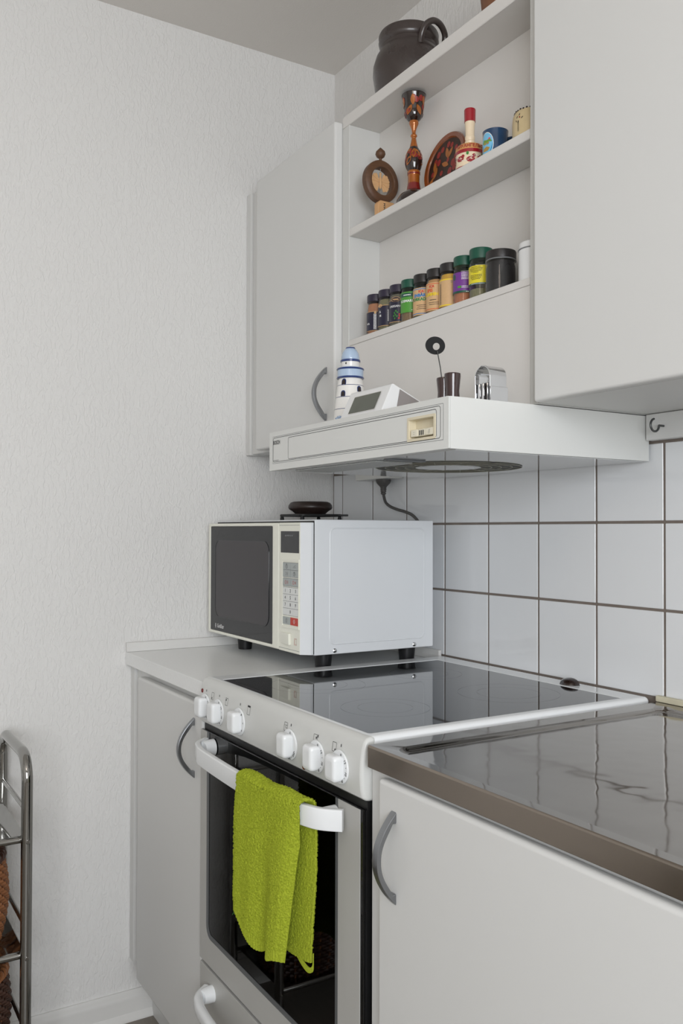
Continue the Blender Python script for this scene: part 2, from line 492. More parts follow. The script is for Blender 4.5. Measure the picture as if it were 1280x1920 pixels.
# ------------------------------------------------------------------ bow handle used on the cabinet doors
def bow_handle(parent, x, yf, zc, half=0.0595, depth=0.034, wd=0.011):
    n = 20; outer, inner = [], []
    for i in range(n + 1):
        s = -1 + 2 * i / n
        outer.append((yf - depth * (1 - s * s), zc + half * s))
    hi = half - 0.015
    for i in range(n + 1):
        s = 1 - 2 * i / n
        inner.append((yf - (depth - 0.0075) * (1 - abs(s) ** 2.2) - 0.0055 * (abs(s) ** 6), zc + hi * s))
    poly = outer + [(yf, zc + half - 0.0155)] + inner + [(yf, zc - half + 0.0155)]
    obj('handle', prism(B(), poly, 'x', x - wd / 2, x + wd / 2, 0.0016, 2), 'handle_metal', parent, label='curved metal bow handle')

# ------------------------------------------------------------------ left wall cabinet
t = thing('wall_cabinet', 'white wall cabinet with a metal bow handle, in the corner left of the open shelves', 'cabinet', (0.0, -0.134, 0.487))
bm = B(); box(bm, 0.028, 0.489, -0.2615, -0.001, 0.487, 1.176, 0.001, 1)
obj('carcass', bm, 'laminate', t)
obj('filler_strip', box(B(), 0.001, 0.0275, -0.2685, -0.2, 0.485, 1.178, 0.0015, 1), 'laminate', t)
d = obj('door', box(B(), 0.096, 0.489, -0.2865, -0.2625, 0.4915, 1.180, 0.0055, 3), 'laminate', t)
bow_handle(d, 0.453, -0.2865, 0.588)

# ------------------------------------------------------------------ open shelf unit over the hood
t = thing('open_shelf', 'white open shelf unit between two wall cabinets holding jars and ornaments', 'shelf', (0.79, -0.134, 0.4895))
obj('side_panel', box(B(), 0.4905, 0.519, -0.268, -0.001, 0.4895, 1.163, 0.001, 1), 'shelf_edge', t)
obj('side_panel', box(B(), 1.0727, 1.0895, -0.268, -0.001, 0.4895, 1.163, 0.001, 1), 'shelf_edge', t)
obj('top_board', box(B(), 0.4905, 1.0895, -0.268, -0.001, 1.1632, 1.1885, 0.0012, 1), 'shelf_white', t)
obj('shelf_board', box(B(), 0.5195, 1.0722, -0.2675, -0.1895, 0.9205, 0.937, 0.0012, 1), 'shelf_white', t)
obj('shelf_board', box(B(), 0.5195, 1.0722, -0.268, -0.1895, 0.6835, 0.696, 0.0008, 1), 'shelf_white', t)
obj('front_panel', box(B(), 0.5195, 1.0722, -0.268, -0.252, 0.4895, 0.6828, 0.0006, 1), 'shelf_white', t)
obj('back_panel', box(B(), 0.5195, 1.0722, -0.189, -0.183, 0.6835, 1.163), 'shelf_white', t)

# ------------------------------------------------------------------ right wall cabinet
t = thing('wall_cabinet', 'large plain white wall cabinet at the upper right, door without a handle in view', 'cabinet', (1.4, -0.134, 0.49))
obj('carcass', box(B(), 1.0905, 1.75, -0.268, -0.001, 0.4905, 1.19, 0.001, 1), 'laminate', t)
obj('door', box(B(), 1.0995, 1.745, -0.2875, -0.2695, 0.4895, 1.19, 0.0055, 3), 'laminate', t)

# rail with screw hook under it
t = thing('wall_rail', 'white wooden rail on the tiles under the right wall cabinet', 'rail', (1.7, -0.009, 0.4446))
obj('board', box(B(), 1.0925, 2.4, -0.018, -0.001, 0.4446, 0.4895, 0.0012, 1), 'laminate', t)
t = thing('screw_hook', 'small grey metal screw hook in the white rail beside the cooker hood', 'hook', (1.13, -0.018, 0.4665))
pts = [(1.13, -0.0175, 0.4665), (1.13, -0.029, 0.4665)]
for a in range(60, -215, -20):
    pts.append((1.13, -0.0405 + 0.011 * math.cos(math.radians(a - 60)) * 0.95, 0.4665 + 0.0105 * math.sin(math.radians(a - 60))))
obj('shank', tube(B(), bez(pts, 4), 0.0019, 10), 'hook_metal', t)

# ------------------------------------------------------------------ cooker hood
HX0, HX1, HY, HZ0, HZ1 = 0.498, 1.0895, -0.446, 0.410, 0.488
t = thing('cooker_hood', 'white slimline cooker hood with a control recess, hung under the open shelves', 'hood', (0.79, -0.22, 0.41))
a0, a1, b0, b1 = 0.989, 1.0555, 0.4305, 0.4625
bm = B(); box(bm, HX0, HX1, HY + 0.016, -0.006, HZ0, HZ1)
prism(bm, rrect(HX0, HX1, HZ0, HZ1, 0.0004, 4), 'y', HY + 0.0034, HY + 0.016, 0.0, hole=rrect(a0, a1, b0, b1, 0.0012, 4))
obj('housing', bm, 'hood_side', t)
bm2 = B()
prism(bm2, rrect(HX0, HX1, HZ0, HZ1, 0.0015, 4), 'y', HY, HY + 0.0030, 0.0, hole=rrect(a0, a1, b0, b1, 0.0012, 4))
obj('fascia', bm2, 'hood_white', t, angle=30)
bm = B(); P = lambda x, z: (x, HY - 0.0004, z)
outline(bm, rrect(0.5135, 1.0775, 0.4235, 0.4785, 0.001, 3), 0.0006, P)
obj('inset_shadow_line', bm, 'print_grey', t, smooth=False)  # shadow line of the recessed front, drawn flat in grey
bm = B()
outline(bm, rrect(0.5150, 1.0705, 0.4265, 0.4760, 0.005, 5), 0.0008, P)
outline(bm, rrect(0.5805, 1.0605, 0.4287, 0.4720, 0.004, 5), 0.0008, P)
obj('print_line', bm, 'print_black', t, smooth=False)
bm = B(); text(bm, 'BOSCH', 0.0112, lambda x, y: (0.5305 + x * 0.82, HY - 0.0005, 0.4655 + y), 0.0002)
obj('lettering', bm, 'print_black', t, smooth=False)
bm = B()
for i in range(9): flat(bm, frect(0.5175 + i * 0.0026, 0.5191 + i * 0.0026, 0.4290, 0.4304), P)
obj('small_print', bm, 'print_grey', t, smooth=False, stuff=True)
bm = B()
prism(bm, rrect(a0 - 0.003, a1 + 0.003, b0 - 0.003, b1 + 0.003, 0.002, 3), 'y', HY - 0.0015, HY + 0.002, hole=rrect(a0 + 0.001, a1 - 0.001, b0 + 0.001, b1 - 0.001, 0.001, 3))
box(bm, a0, a1, HY + 0.0125, HY + 0.0155, b0, b1)
box(bm, a0 + 0.0002, a0 + 0.0015, HY + 0.001, HY + 0.0125, b0, b1); box(bm, a1 - 0.0015, a1 - 0.0002, HY + 0.001, HY + 0.0125, b0, b1)
box(bm, a0 + 0.0015, a1 - 0.0015, HY + 0.001, HY + 0.0125, b0 + 0.0002, b0 + 0.0015); box(bm, a0 + 0.0015, a1 - 0.0015, HY + 0.001, HY + 0.0125, b1 - 0.0015, b1 - 0.0002)
sw = obj('switch_recess', bm, 'cream', t, angle=25)
for i, (x0, x1) in enumerate(((0.9945, 1.0115), (1.0125, 1.0315), (1.0325, 1.0515))):
    obj('slider_key', box(B(), x0, x1, HY - 0.0005 + 0.001 * (i == 1), HY + 0.0125, 0.4345, 0.4455, 0.0008, 1), 'cream_light', sw)
bm = B()
for i in range(3): box(bm, 1.0163 + i * 0.0045, 1.018 + i * 0.0045, HY - 0.0002, HY + 0.001, 0.436, 0.4435)
obj('slit', bm, 'print_black', sw, smooth=False)
bm = B(); Q = lambda x, z: (x, HY - 0.0008, z)
outline(bm, ell(1.042, 0.4385, 0.0022, 0.0018), 0.0004, Q); outline(bm, ell(1.043, 0.442, 0.0012, 0.0012), 0.0004, Q)
flat(bm, frect(1.002, 1.0042, 0.4382, 0.4387), Q); flat(bm, frect(1.002, 1.0042, 0.4412, 0.4417), Q)
obj('symbol', bm, 'print_grey', sw, smooth=False, stuff=True)
# underside
obj('underside_plate', box(B(), HX0 + 0.006, HX1 - 0.006, HY + 0.018, -0.012, HZ0 - 0.0012, HZ0 - 0.0001), 'hood_under', t, smooth=False)
obj('light_cover', box(B(), 0.57, 0.86, -0.425, -0.345, HZ0 - 0.004, HZ0 - 0.0013, 0.001, 1), 'hood_light', t)
obj('filter_clip', box(B(), 0.885, 0.899, -0.425, -0.345, HZ0 - 0.004, HZ0 - 0.0013, 0.001, 1), 'print_grey', t)
fc = (0.797, -0.217)
fan = obj('fan_grille', disc(B(), (fc[0], fc[1], HZ0 - 0.0018), 0.138, 0.0005, n=64), 'fan_dark', t)
for r in (0.1375, 0.120, 0.100, 0.082): obj('ring', tube(B(), [(fc[0] + r * math.cos(a), fc[1] + r * math.sin(a), HZ0 - 0.0024) for a in (2 * math.pi * i / 56 for i in range(56))], 0.0007, 6, closed=True), 'fan_ring', fan)
for i in range(14):
    a = 2 * math.pi * i / 14 + 0.2
    obj('spoke', tube(B(), [(fc[0] + 0.05 * math.cos(a), fc[1] + 0.05 * math.sin(a), HZ0 - 0.0022), (fc[0] + 0.136 * math.cos(a + 0.3), fc[1] + 0.136 * math.sin(a + 0.3), HZ0 - 0.0022)], 0.0006, 6), 'fan_ring', fan)
obj('hub', disc(B(), (fc[0], fc[1], HZ0 - 0.0026), 0.062, 0.0008, n=40), 'hood_under', fan)

# ------------------------------------------------------------------ worktop and base cabinet at the left
t = thing('base_cabinet', 'white base cabinet with a metal bow handle, left of the cooker', 'cabinet', (0.25, -0.28, FZ))
obj('carcass', box(B(), 0.0285, 0.5, -0.5675, -0.006, -0.757, -0.0425, 0.001, 1), 'laminate', t)
obj('filler_strip', box(B(), 0.001, 0.028, -0.5745, -0.5, -0.757, -0.0425, 0.001, 1), 'laminate', t)
obj('plinth', box(B(), 0.014, 0.5, -0.52, -0.50, FZ, -0.7575), 'laminate', t)
d = obj('door', box(B(), 0.100, 0.4985, -0.5905, -0.5685, -0.764, -0.057, 0.006, 3), 'laminate', t)
bow_handle(d, 0.455, -0.5905, -0.148, 0.0605, 0.036)
t = thing('worktop', 'grey laminate worktop in the corner under the microwave', 'worktop', (0.25, -0.3, -0.0415))
obj('slab', box(B(), 0.001, 0.5015, -0.589, -0.006, -0.0415, -0.0107, 0.002, 2), 'worktop_grey', t)
bm = B(); box(bm, 0.001, 0.011, -0.589, -0.003, -0.0106, 0.0125, 0.0015, 2); box(bm, 0.0112, 0.5015, -0.012, -0.0035, -0.0106, 0.0125, 0.0015, 2)
obj('upstand', bm, 'trim_white', t)

# ------------------------------------------------------------------ cooker
SX0, SX1 = 0.503, 1.0915
t = thing('cooker', 'white freestanding cooker with black ceramic hob and a glass oven door', 'cooker', (0.797, -0.3, FZ))
bm = B()
box(bm, SX0, SX0 + 0.02, -0.572, -0.01, FZ + 0.05, -0.022); box(bm, SX1 - 0.02, SX1, -0.572, -0.01, FZ + 0.05, -0.022)
box(bm, SX0 + 0.02, SX1 - 0.02, -0.03, -0.01, FZ + 0.05, -0.022); box(bm, SX0 + 0.02, SX1 - 0.02, -0.572, -0.03, -0.56, -0.545)
box(bm, SX0 + 0.02, SX1 - 0.02, -0.572, -0.03, FZ + 0.05, FZ + 0.07); box(bm, SX0 + 0.02, SX1 - 0.02, -0.572, -0.03, -0.1, -0.022)
obj('body', bm, 'enamel', t, smooth=False)
obj('gap_strip', box(B(), SX0 + 0.002, SX1 - 0.001, -0.588, -0.5722, -0.10, -0.0885), 'black', t, smooth=False)
obj('plinth', box(B(), SX0 + 0.01, SX1 - 0.01, -0.54, -0.1, FZ, FZ + 0.05), 'black', t, smooth=False)
# enamel rim with the glass set into it
gx0, gx1, gy0, gy1 = 0.557, 1.0725, -0.5735, -0.058
bm = B(); tb = bmesh.new(); rx0, rx1, ry0_, ry1_ = SX0 + 0.004, SX1 + 0.0005, -0.588, -0.006
def rring(d, z, r): return [tb.verts.new((x, y, z)) for x, y in rrect(rx0 + d, rx1 - d, ry0_ + d, ry1_ - d, max(r - d, 0.001), 5)]
def gring(d, z): return [tb.verts.new((x, y, z)) for x, y in rrect(gx0 - d, gx1 + d, gy0 - d, gy1 + d, 0.0035 + d, 5)]
rs = [rring(0, -0.0218, 0.009), rring(0, -0.0060, 0.009), rring(0.0008, -0.0032, 0.009), rring(0.0026, -0.0008, 0.009), rring(0.0052, 0.0008, 0.009), rring(0.008, 0.0014, 0.009), gring(0.004, 0.0016), gring(0.001, 0.0014), gring(0, 0.0006), gring(0, -0.010)]
for p, q in zip(rs, rs[1:]):
    for i in range(len(p)): tb.faces.new((p[i], p[(i + 1) % len(p)], q[(i + 1) % len(p)], q[i]))
absorb(bm, tb)
obj('hob_rim', bm, 'enamel', t, angle=60)
hob = obj('hob_glass', box(B(), gx0 + 0.0004, gx1 - 0.0004, gy0 + 0.0004, gy1 - 0.0004, -0.006, 0.0008), 'hob_glass', t, smooth=False)
for cx, cy, r in ((0.69, -0.44, 0.09), (0.93, -0.45, 0.073), (0.69, -0.19, 0.073), (0.935, -0.19, 0.09)):
    bm = B(); outline(bm, ell(cx, cy, r, r, 64), 0.0005, lambda x, y: (x, y, 0.00095)); outline(bm, ell(cx, cy, r * 0.62, r * 0.62, 48), 0.0004, lambda x, y: (x, y, 0.00095))
    obj('cooking_zone', bm, 'faint_ring', hob, smooth=False)
# control panel
prof = [(-0.5738, 0.0006), (-0.582, 0.0012), (-0.589, -0.001), (-0.5935, -0.006), (-0.5965, -0.015), (-0.599, -0.032), (-0.600, -0.05), (-0.599, -0.07), (-0.5965, -0.082), (-0.592, -0.0875), (-0.584, -0.0885), (-0.5735, -0.0885)]
panel = obj('control_panel', prism(B(), prof, 'x', SX0, SX1 + 0.001, 0.006, 3), 'panel_enamel', t, angle=50)
def pan_y(z):
    for (y0, z0), (y1, z1) in zip(prof[1:], prof[2:]):
        if z1 <= z <= z0: return y0 + (y1 - y0) * (z0 - z) / (z0 - z1)
    return -0.6
PP = lambda x, z: (x, pan_y(z) - 0.0005, z)
dials = [0.536, 0.599, 0.691, 0.883, 0.969, 1.036]
zc = -0.0505
bm = B()
icons = [(0.568, 0), (0.633, 1), (0.727, 2), (0.866, 3), (0.962, 4), (1.018, 5)]
for (x, k), dx in zip(icons, dials):
    outline(bm, rrect(x - 0.0055, x + 0.0055, -0.0325, -0.019, 0.001, 2), 0.0006, PP)
    if k == 2: flat(bm, frect(x - 0.0055, x + 0.0055, -0.0195, -0.0165), PP)
    elif k == 3: text(bm, '°C', 0.008, lambda a, b: PP(x + a, -0.0258 + b))
    else:
        ox, oz = {0: (-0.0025, -0.004), 1: (-0.0025, 0.003), 4: (0.0025, 0.002), 5: (0.0025, -0.004)}[k]
        flat(bm, ell(x + ox, -0.0257 + oz, 0.0015, 0.002, 8), PP)
    flat(bm, frect(dx - 0.001, dx + 0.001, -0.0225, -0.0185), PP)
obj('symbol', bm, 'print_black', panel, smooth=False, stuff=True)
def knob(x, marks):
    y = -0.5995
    k = obj('knob', B_knob(x, y), 'knob_white', t)
    obj('dial', disc(B(), (x, y + 0.0006, zc), 0.0242, 0.0032, 'y', 40, 0.001), 'knob_white', k)
    bm = B()
    for ang, s in marks:
        a = math.radians(ang); rr = 0.0205
        cx, cz = x + rr * math.sin(a), zc + rr * math.cos(a)
        if s == '.': flat(bm, ell(cx, cz, 0.0007, 0.0007, 8), lambda p, q: (p, y - 0.0031, q))
        else:
            c, sn = math.cos(-a), math.sin(-a)
            text(bm, s, 0.0062, lambda p, q: (cx + p * c - q * sn, y - 0.0031, cz + p * sn + q * c), 0.0001)
    obj('dial_marks', bm, 'print_black', k, smooth=False, stuff=True)
def B_knob(x, y):
    b = B(); t2 = bmesh.new(); rings = []
    for d, h, r in ((0.0025, 0.0132, 0.005), (0.006, 0.0146, 0.0055), (0.0135, 0.0150, 0.006), (0.0172, 0.0143, 0.0062), (0.019, 0.0125, 0.0055), (0.0196, 0.0085, 0.004)):
        rings.append([t2.verts.new((x + px * 0.96, y - d, zc + pz)) for px, pz in rrect(-h, h, -h * 1.26, h * 1.26, r, 4)])
    for a, c in zip(rings, rings[1:]):
        for i in range(len(a)): t2.faces.new((a[i], a[(i + 1) % len(a)], c[(i + 1) % len(a)], c[i]))
    t2.faces.new(rings[-1]); t2.faces.new(rings[0][::-1]); absorb(b, t2); return b
num = [(20, 'o'), (58, '12'), (82, '.'), (106, '10'), (128, '.'), (150, '8'), (172, '.'), (196, '6')]
for i, dx in enumerate(dials):
    if i == 2: mk = [(15, '-'), (45, '8'), (88, '='), (130, 'o')]
    elif i == 3: mk = [(15, 'o'), (110, '.'), (125, '250'), (150, '.'), (172, '200')]
    else: mk = num
    knob(dx, mk)
obj('indicator_light', disc(B(), (0.516, pan_y(-0.0235) + 0.0012, -0.0235), 0.0042, 0.003, 'y', 16, 0.001), 'red_lens', panel)
obj('indicator_light', disc(B(), (0.926, pan_y(-0.0765) + 0.0012, -0.0765), 0.0042, 0.003, 'y', 16, 0.001), 'amber_lens', panel)
# oven cavity with racks
bm = B(); cx0, cx1, cy0, cy1, cz0, cz1 = 0.55, 1.045, -0.565, -0.13, -0.515, -0.125
box(bm, cx0 - 0.006, cx0, cy0, cy1, cz0, cz1); box(bm, cx1, cx1 + 0.006, cy0, cy1, cz0, cz1); box(bm, cx0, cx1, cy1, cy1 + 0.006, cz0, cz1)
box(bm, cx0, cx1, cy0, cy1, cz0 - 0.006, cz0); box(bm, cx0, cx1, cy0, cy1, cz1, cz1 + 0.006)
cav = obj('oven_cavity', bm, 'cavity', t, smooth=False)
for zz in (-0.30, -0.42):
    bm = B()
    tube(bm, [(cx0 + 0.01, cy0 + 0.02, zz), (cx1 - 0.01, cy0 + 0.02, zz), (cx1 - 0.01, cy1 - 0.02, zz), (cx0 + 0.01, cy1 - 0.02, zz)], 0.003, 8, closed=True)
    for i in range(14):
        xx = cx0 + 0.04 + i * 0.032
        tube(bm, [(xx, cy0 + 0.02, zz), (xx, cy1 - 0.02, zz)], 0.0016, 6)
    obj('oven_rack', bm, 'wire', cav)
# oven door
DZ0, DZ1, DY = -0.541, -0.0995, -0.5955
bm = B(); box(bm, SX0 + 0.002, 0.540, -0.589, -0.5725, DZ0, DZ1 - 0.001); box(bm, 1.020, SX1 - 0.004, -0.589, -0.5725, DZ0, DZ1 - 0.001); box(bm, 0.540, 1.020, -0.589, -0.5725, DZ0, -0.49)
door = obj('oven_door', bm, 'black', t, smooth=False)
obj('door_glass', box(B(), SX0 + 0.001, SX1 - 0.004, -0.5940, -0.5895, DZ0, DZ1, 0.0008, 1), 'oven_glass', door)
def ushape(x0, x1, zb, ix0, ix1, iz, r, top, ir=None):
    p = [(x0, top), (x0, zb), (x1, zb), (x1, top), (ix1, top)]
    for i in range(6):
        a = math.radians(-90 * i / 5); p.append((ix1 - r + r * math.cos(a), iz + r + r * math.sin(a)))
    for i in range(6):
        a = math.radians(-90 - 90 * i / 5); p.append((ix0 + r + r * math.cos(a), iz + r + r * math.sin(a)))
    p.append((ix0, top)); return p
obj('door_frame', prism(B(), ushape(SX0, SX1 - 0.009, DZ0, 0.5335, 1.0240, -0.4905, 0.022, DZ1 - 0.0005), 'y', DY, -0.5942), 'oven_silver', door, smooth=False, label='silver grey printed border')
q = ushape(0.5337, 1.0238, -0.4903, 0.5435, 1.0160, -0.4815, 0.016, DZ1 - 0.0005)
q[1:3] = [(0.5337, -0.4683)] + [(0.5557 + 0.022 * math.cos(math.radians(180 + 18 * i)), -0.4683 + 0.022 * math.sin(math.radians(180 + 18 * i))) for i in range(1, 5)] + [(0.5557, -0.4903), (1.0018, -0.4903)] + [(1.0018 + 0.022 * math.cos(math.radians(270 + 18 * i)), -0.4683 + 0.022 * math.sin(math.radians(270 + 18 * i))) for i in range(1, 5)] + [(1.0238, -0.4683)]
obj('window_border', prism(B(), q, 'y', DY + 0.0003, -0.5942), 'border_grey', door, smooth=False, label='dark grey border')
# the bar handle of the oven door, a flat bow on two round bosses
BAR = [(0.545, 0.0115), (0.565, 0.0345), (0.590, 0.0455), (0.640, 0.0535), (0.797, 0.0585), (0.954, 0.0535), (1.004, 0.0455), (1.031, 0.0345), (1.054, 0.0115)]
BARF = [(p.x, p.y) for p in bez([(x, -d, 0) for x, d in BAR], 6)]
def bar_y(x):
    """front face of the bow, relative to the door face"""
    for (x0, y0), (x1, y1) in zip(BARF, BARF[1:]):
        if x0 <= x <= x1: return y0 + (y1 - y0) * (x - x0) / (x1 - x0)
    return BARF[0][1]
def bar_handle(parent, yf, zc, h, th, bossr, bev):
    bm = B(); tb = bmesh.new(); rings = []
    n = len(BARF)
    for i, (x, y) in enumerate(BARF):
        a = Vector(BARF[min(i + 1, n - 1)]) - Vector(BARF[max(i - 1, 0)]); a.normalize()
        nx, ny = -a.y, a.x                                 # towards the door
        rings.append([tb.verts.new((x + nx * (th / 2 + q), yf + y + ny * (th / 2 + q), zc + z)) for q, z in rrect(-th / 2, th / 2, -h / 2, h / 2, bev, 4)])
    for p, q in zip(rings, rings[1:]):
        for i in range(len(p)): tb.faces.new((p[i], p[(i + 1) % len(p)], q[(i + 1) % len(p)], q[i]))
    tb.faces.new(rings[0][::-1]); tb.faces.new(rings[-1]); absorb(bm, tb)
    hd = obj('handle', bm, 'knob_white', parent, label='white bow-shaped bar handle', angle=50)
    for sg, xx, bossr in ((1, 0.567, bossr), (-1, 1.016, bossr * 0.76)):
        bm = B(); tube(bm, [(xx, yf, zc), (xx, yf - 0.006, zc), (xx + sg * 0.001, yf - 0.014, zc), (xx + sg * 0.002, yf - 0.019, zc), (xx + sg * 0.003, yf - 0.023, zc)], 0, 24, rad=[bossr, bossr * 0.99, bossr * 0.95, bossr * 0.9, bossr * 0.82])
        obj('boss', bm, 'knob_white', hd)
bar_handle(door, DY, -0.1225, 0.031, 0.0105, 0.0155, 0.0022)
# drawer
dr = obj('drawer', box(B(), SX0 + 0.001, SX1 - 0.004, -0.5955, -0.5725, -0.84, -0.5485, 0.002, 2), 'oven_silver', t)
bar_handle(dr, -0.5955, -0.585, 0.024, 0.017, 0.0155, 0.007)
# steam vent at the back of the hob
bm = B(); lathe(bm, [(0, 0.0), (0.0215, 0.0), (0.0195, 0.005), (0.015, 0.009), (0.008, 0.0112), (0, 0.0118)], 20, (0.93, -0.03, 0.0017), a0=180, a1=360)
bm.faces.ensure_lookup_table()
be = [e for e in bm.edges if e.is_boundary]; bmesh.ops.contextual_create(bm, geom=be)
obj('steam_vent', bm, 'lacquer_black', t, label='small dark dome on the back rim')

# ------------------------------------------------------------------ steel worktop and its base cabinet
t = thing('base_cabinet', 'white base cabinet with a metal bow handle under the stainless steel worktop', 'cabinet', (1.7, -0.28, FZ))
obj('carcass', box(B(), 1.0945, 2.3, -0.584, -0.006, -0.757, -0.0355, 0.003, 2), 'laminate', t)
obj('plinth', box(B(), 1.0935, 2.3, -0.52, -0.50, FZ, -0.7575), 'laminate', t)
d = obj('door', box(B(), 1.1320, 1.72, -0.599, -0.5825, -0.775, -0.043, 0.0065, 4), 'laminate', t)
bow_handle(d, 1.171, -0.599, -0.137, 0.0605, 0.031, 0.012)
obj('door', box(B(), 1.724, 2.298, -0.599, -0.5825, -0.775, -0.043, 0.0065, 4), 'laminate', t)

t = thing('steel_worktop', 'stainless steel worktop with a raised rim, right of the cooker', 'worktop', (1.7, -0.3, -0.035))
bm = B()
kx0, kx1, ky0, ky1 = 1.106, 2.5, -0.600, -0.004
outer = rrect(kx0, kx1, ky0, ky1, 0.004, 8)
in1 = rrect(kx0 + 0.034, kx1 - 0.04, ky0 + 0.018, ky1 - 0.032, 0.026, 8)
in2 = rrect(kx0 + 0.041, kx1 - 0.045, ky0 + 0.023, ky1 - 0.038, 0.022, 8)
in3 = rrect(kx0 + 0.046, kx1 - 0.050, ky0 + 0.028, ky1 - 0.043, 0.02, 8)
tb = bmesh.new()
def ring(pl, z): return [tb.verts.new((x, y, z)) for x, y in pl]
rs = [ring(in3, -0.0108), ring(in2, -0.0096), ring(in1, -0.0046), ring(rrect(kx0 + 0.0025, kx1 - 0.0025, ky0 + 0.0025, ky1 - 0.0025, 0.003, 8), -0.0042)]
tb.faces.new(rs[0])
for a, b in zip(rs, rs[1:]):
    for i in range(len(a)): tb.faces.new((a[i], a[(i + 1) % len(a)], b[(i + 1) % len(a)], b[i]))
absorb(bm, tb)
obj('tray', bm, 'steel_top', t, angle=60)
bm = B(); tb = bmesh.new()
rs = [ring(rrect(kx0 + 0.0025, kx1 - 0.0025, ky0 + 0.0025, ky1 - 0.0025, 0.003, 8), -0.0042), ring(rrect(kx0 + 0.0006, kx1 - 0.0006, ky0 + 0.0006, ky1 - 0.0006, 0.004, 8), -0.005), ring(outer, -0.0072), ring(outer, -0.0335), ring(rrect(kx0 + 0.002, kx1 - 0.002, ky0 + 0.002, ky1 - 0.002, 0.003, 8), -0.035)]
for a, b in zip(rs, rs[1:]):
    for i in range(len(a)): tb.faces.new((a[i], a[(i + 1) % len(a)], b[(i + 1) % len(a)], b[i]))
absorb(bm, tb)
obj('edge', bm, 'steel_edge', t, angle=60)
obj('sealing_strip', box(B(), 1.104, 2.5, -0.0095, -0.0002, -0.004, 0.0065, 0.002, 2), 'seal_strip', t)

# ------------------------------------------------------------------ microwave
MX0, MX1, MY, MYB, MZ0, MZ1 = 0.030, 0.535, -0.385, -0.053, 0.0285, 0.311
t = thing('microwave', 'white microwave oven with black glass door and number keypad on the corner worktop', 'microwave', (0.28, -0.22, -0.0107))
bm = B(); box(bm, MX0 + 0.003, MX1, -0.3595, MYB, MZ0, MZ1, 0.003, 2)
cs = obj('casing', bm, 'mw_white', t)
ry0, ry1, rz0, rz1 = -0.3223, -0.0787, 0.050, 0.2925
pl = rrect(ry0, ry1, rz0, rz1, 0.012, 6)
obj('embossed_line', tube(B(), [(MX1 - 0.0006, y, z) for y, z in pl], 0.0019, 8, closed=True), 'mw_white', cs)
for y in (-0.311, -0.1061):
    obj('screw', lathe(B(), [(0, 0), (0.0052, 0), (0.0048, 0.0018), (0.003, 0.003), (0, 0.0033)], 16, (MX1, y, 0.0363), axis='x'), 'chrome', cs)
obj('seam', box(B(), MX0 + 0.004, MX1 - 0.002, -0.3612, -0.3588, MZ0 + 0.003, MZ1 - 0.003), 'black', t, smooth=False)
# door
dx1 = 0.4215
door = obj('door', prism(B(), rrect(MX0, dx1, 0.0305, 0.3045, 0.004, 4), 'y', MY, -0.3615, 0.003, 2, hole=rrect(0.0445, 0.3905, 0.0385, 0.2968, 0.003, 4)), 'mw_cream', t)
g = obj('door_glass', box(B(), 0.0447, 0.3903, MY + 0.001, MY + 0.006, 0.0387, 0.2966), 'mw_glass', door, smooth=False, label='dark glass')
bm = B(); prism(bm, rrect(0.0757, 0.3734, 0.074, 0.2628, 0.024, 6), 'y', MY + 0.0004, MY + 0.002)
obj('window', bm, 'mw_window', g, label='greyer see-through window')
obj('window_edge', tube(B(), [(x, MY + 0.0006, z) for x, z in rrect(0.0757, 0.3734, 0.074, 0.2628, 0.024, 6)], 0.0008, 6, closed=True), 'mw_glass', g)
bm = B(); text(bm, 'GoldStar', 0.0135, lambda x, y: (0.1075 + x * 0.82, MY + 0.0007, 0.0505 + y), 0.0002)
outline(bm, frect(0.0745, 0.0805, 0.045, 0.056), 0.0009, lambda x, y: (x, MY + 0.0007, y)); text(bm, 'G', 0.009, lambda x, y: (0.0775 + x * 0.7, MY + 0.0007, 0.0505 + y), 0.0001)
obj('lettering', bm, 'print_white', g, smooth=False, stuff=True)
obj('door_seam', box(B(), dx1 + 0.0002, dx1 + 0.0022, MY + 0.004, -0.3617, 0.032, 0.3035), 'print_grey', t, smooth=False)
# control panel with its chamfered corner
cpn = obj('control_panel', prism(B(), [(dx1 + 0.0024, -0.3615), (dx1 + 0.0024, MY), (0.5185, MY), (0.5335, -0.3665), (0.5335, -0.3615)], 'z', 0.0305, 0.3045, 0.0012, 2), 'mw_cream', t)
obj('corner_strip', prism(B(), [(0.5192, MY + 0.0003), (0.5339, -0.3668), (0.5339, -0.3617), (0.5192, MY + 0.003)], 'z', 0.0308, 0.3042, 0), 'mw_white', cpn, smooth=False)
FP = lambda dy: (lambda x, z: (x, MY - dy, z))
bm = B(); 
for zz in (0.2985, 0.0365): flat(bm, frect(0.425, 0.517, zz, zz + 0.0007), FP(0.0003))
obj('groove', bm, 'print_grey', cpn, smooth=False, stuff=True)
obj('display', box(B(), 0.4325, 0.5145, MY - 0.0005, MY + 0.003, 0.2405, 0.2862), 'mw_display', cpn, smooth=False)
bm = B()
for i in range(6): flat(bm, frect(0.453 + i * 0.0062, 0.457 + i * 0.0062, 0.2755, 0.2785), FP(0.0007))
obj('display_mark', bm, 'print_grey', cpn, smooth=False)
bm = B(); prism(bm, frect(0.4375, 0.5165, 0.0815, 0.2275), 'y', MY - 0.0022, MY + 0.001, 0, hole=frect(0.4435, 0.5150, 0.0855, 0.2225))
box(bm, 0.4435, 0.5150, MY - 0.0006, MY + 0.001, 0.0855, 0.2225)
pad = obj('keypad', bm, 'mw_cream', cpn, smooth=False)
KX0, KX1 = 0.4448, 0.5142
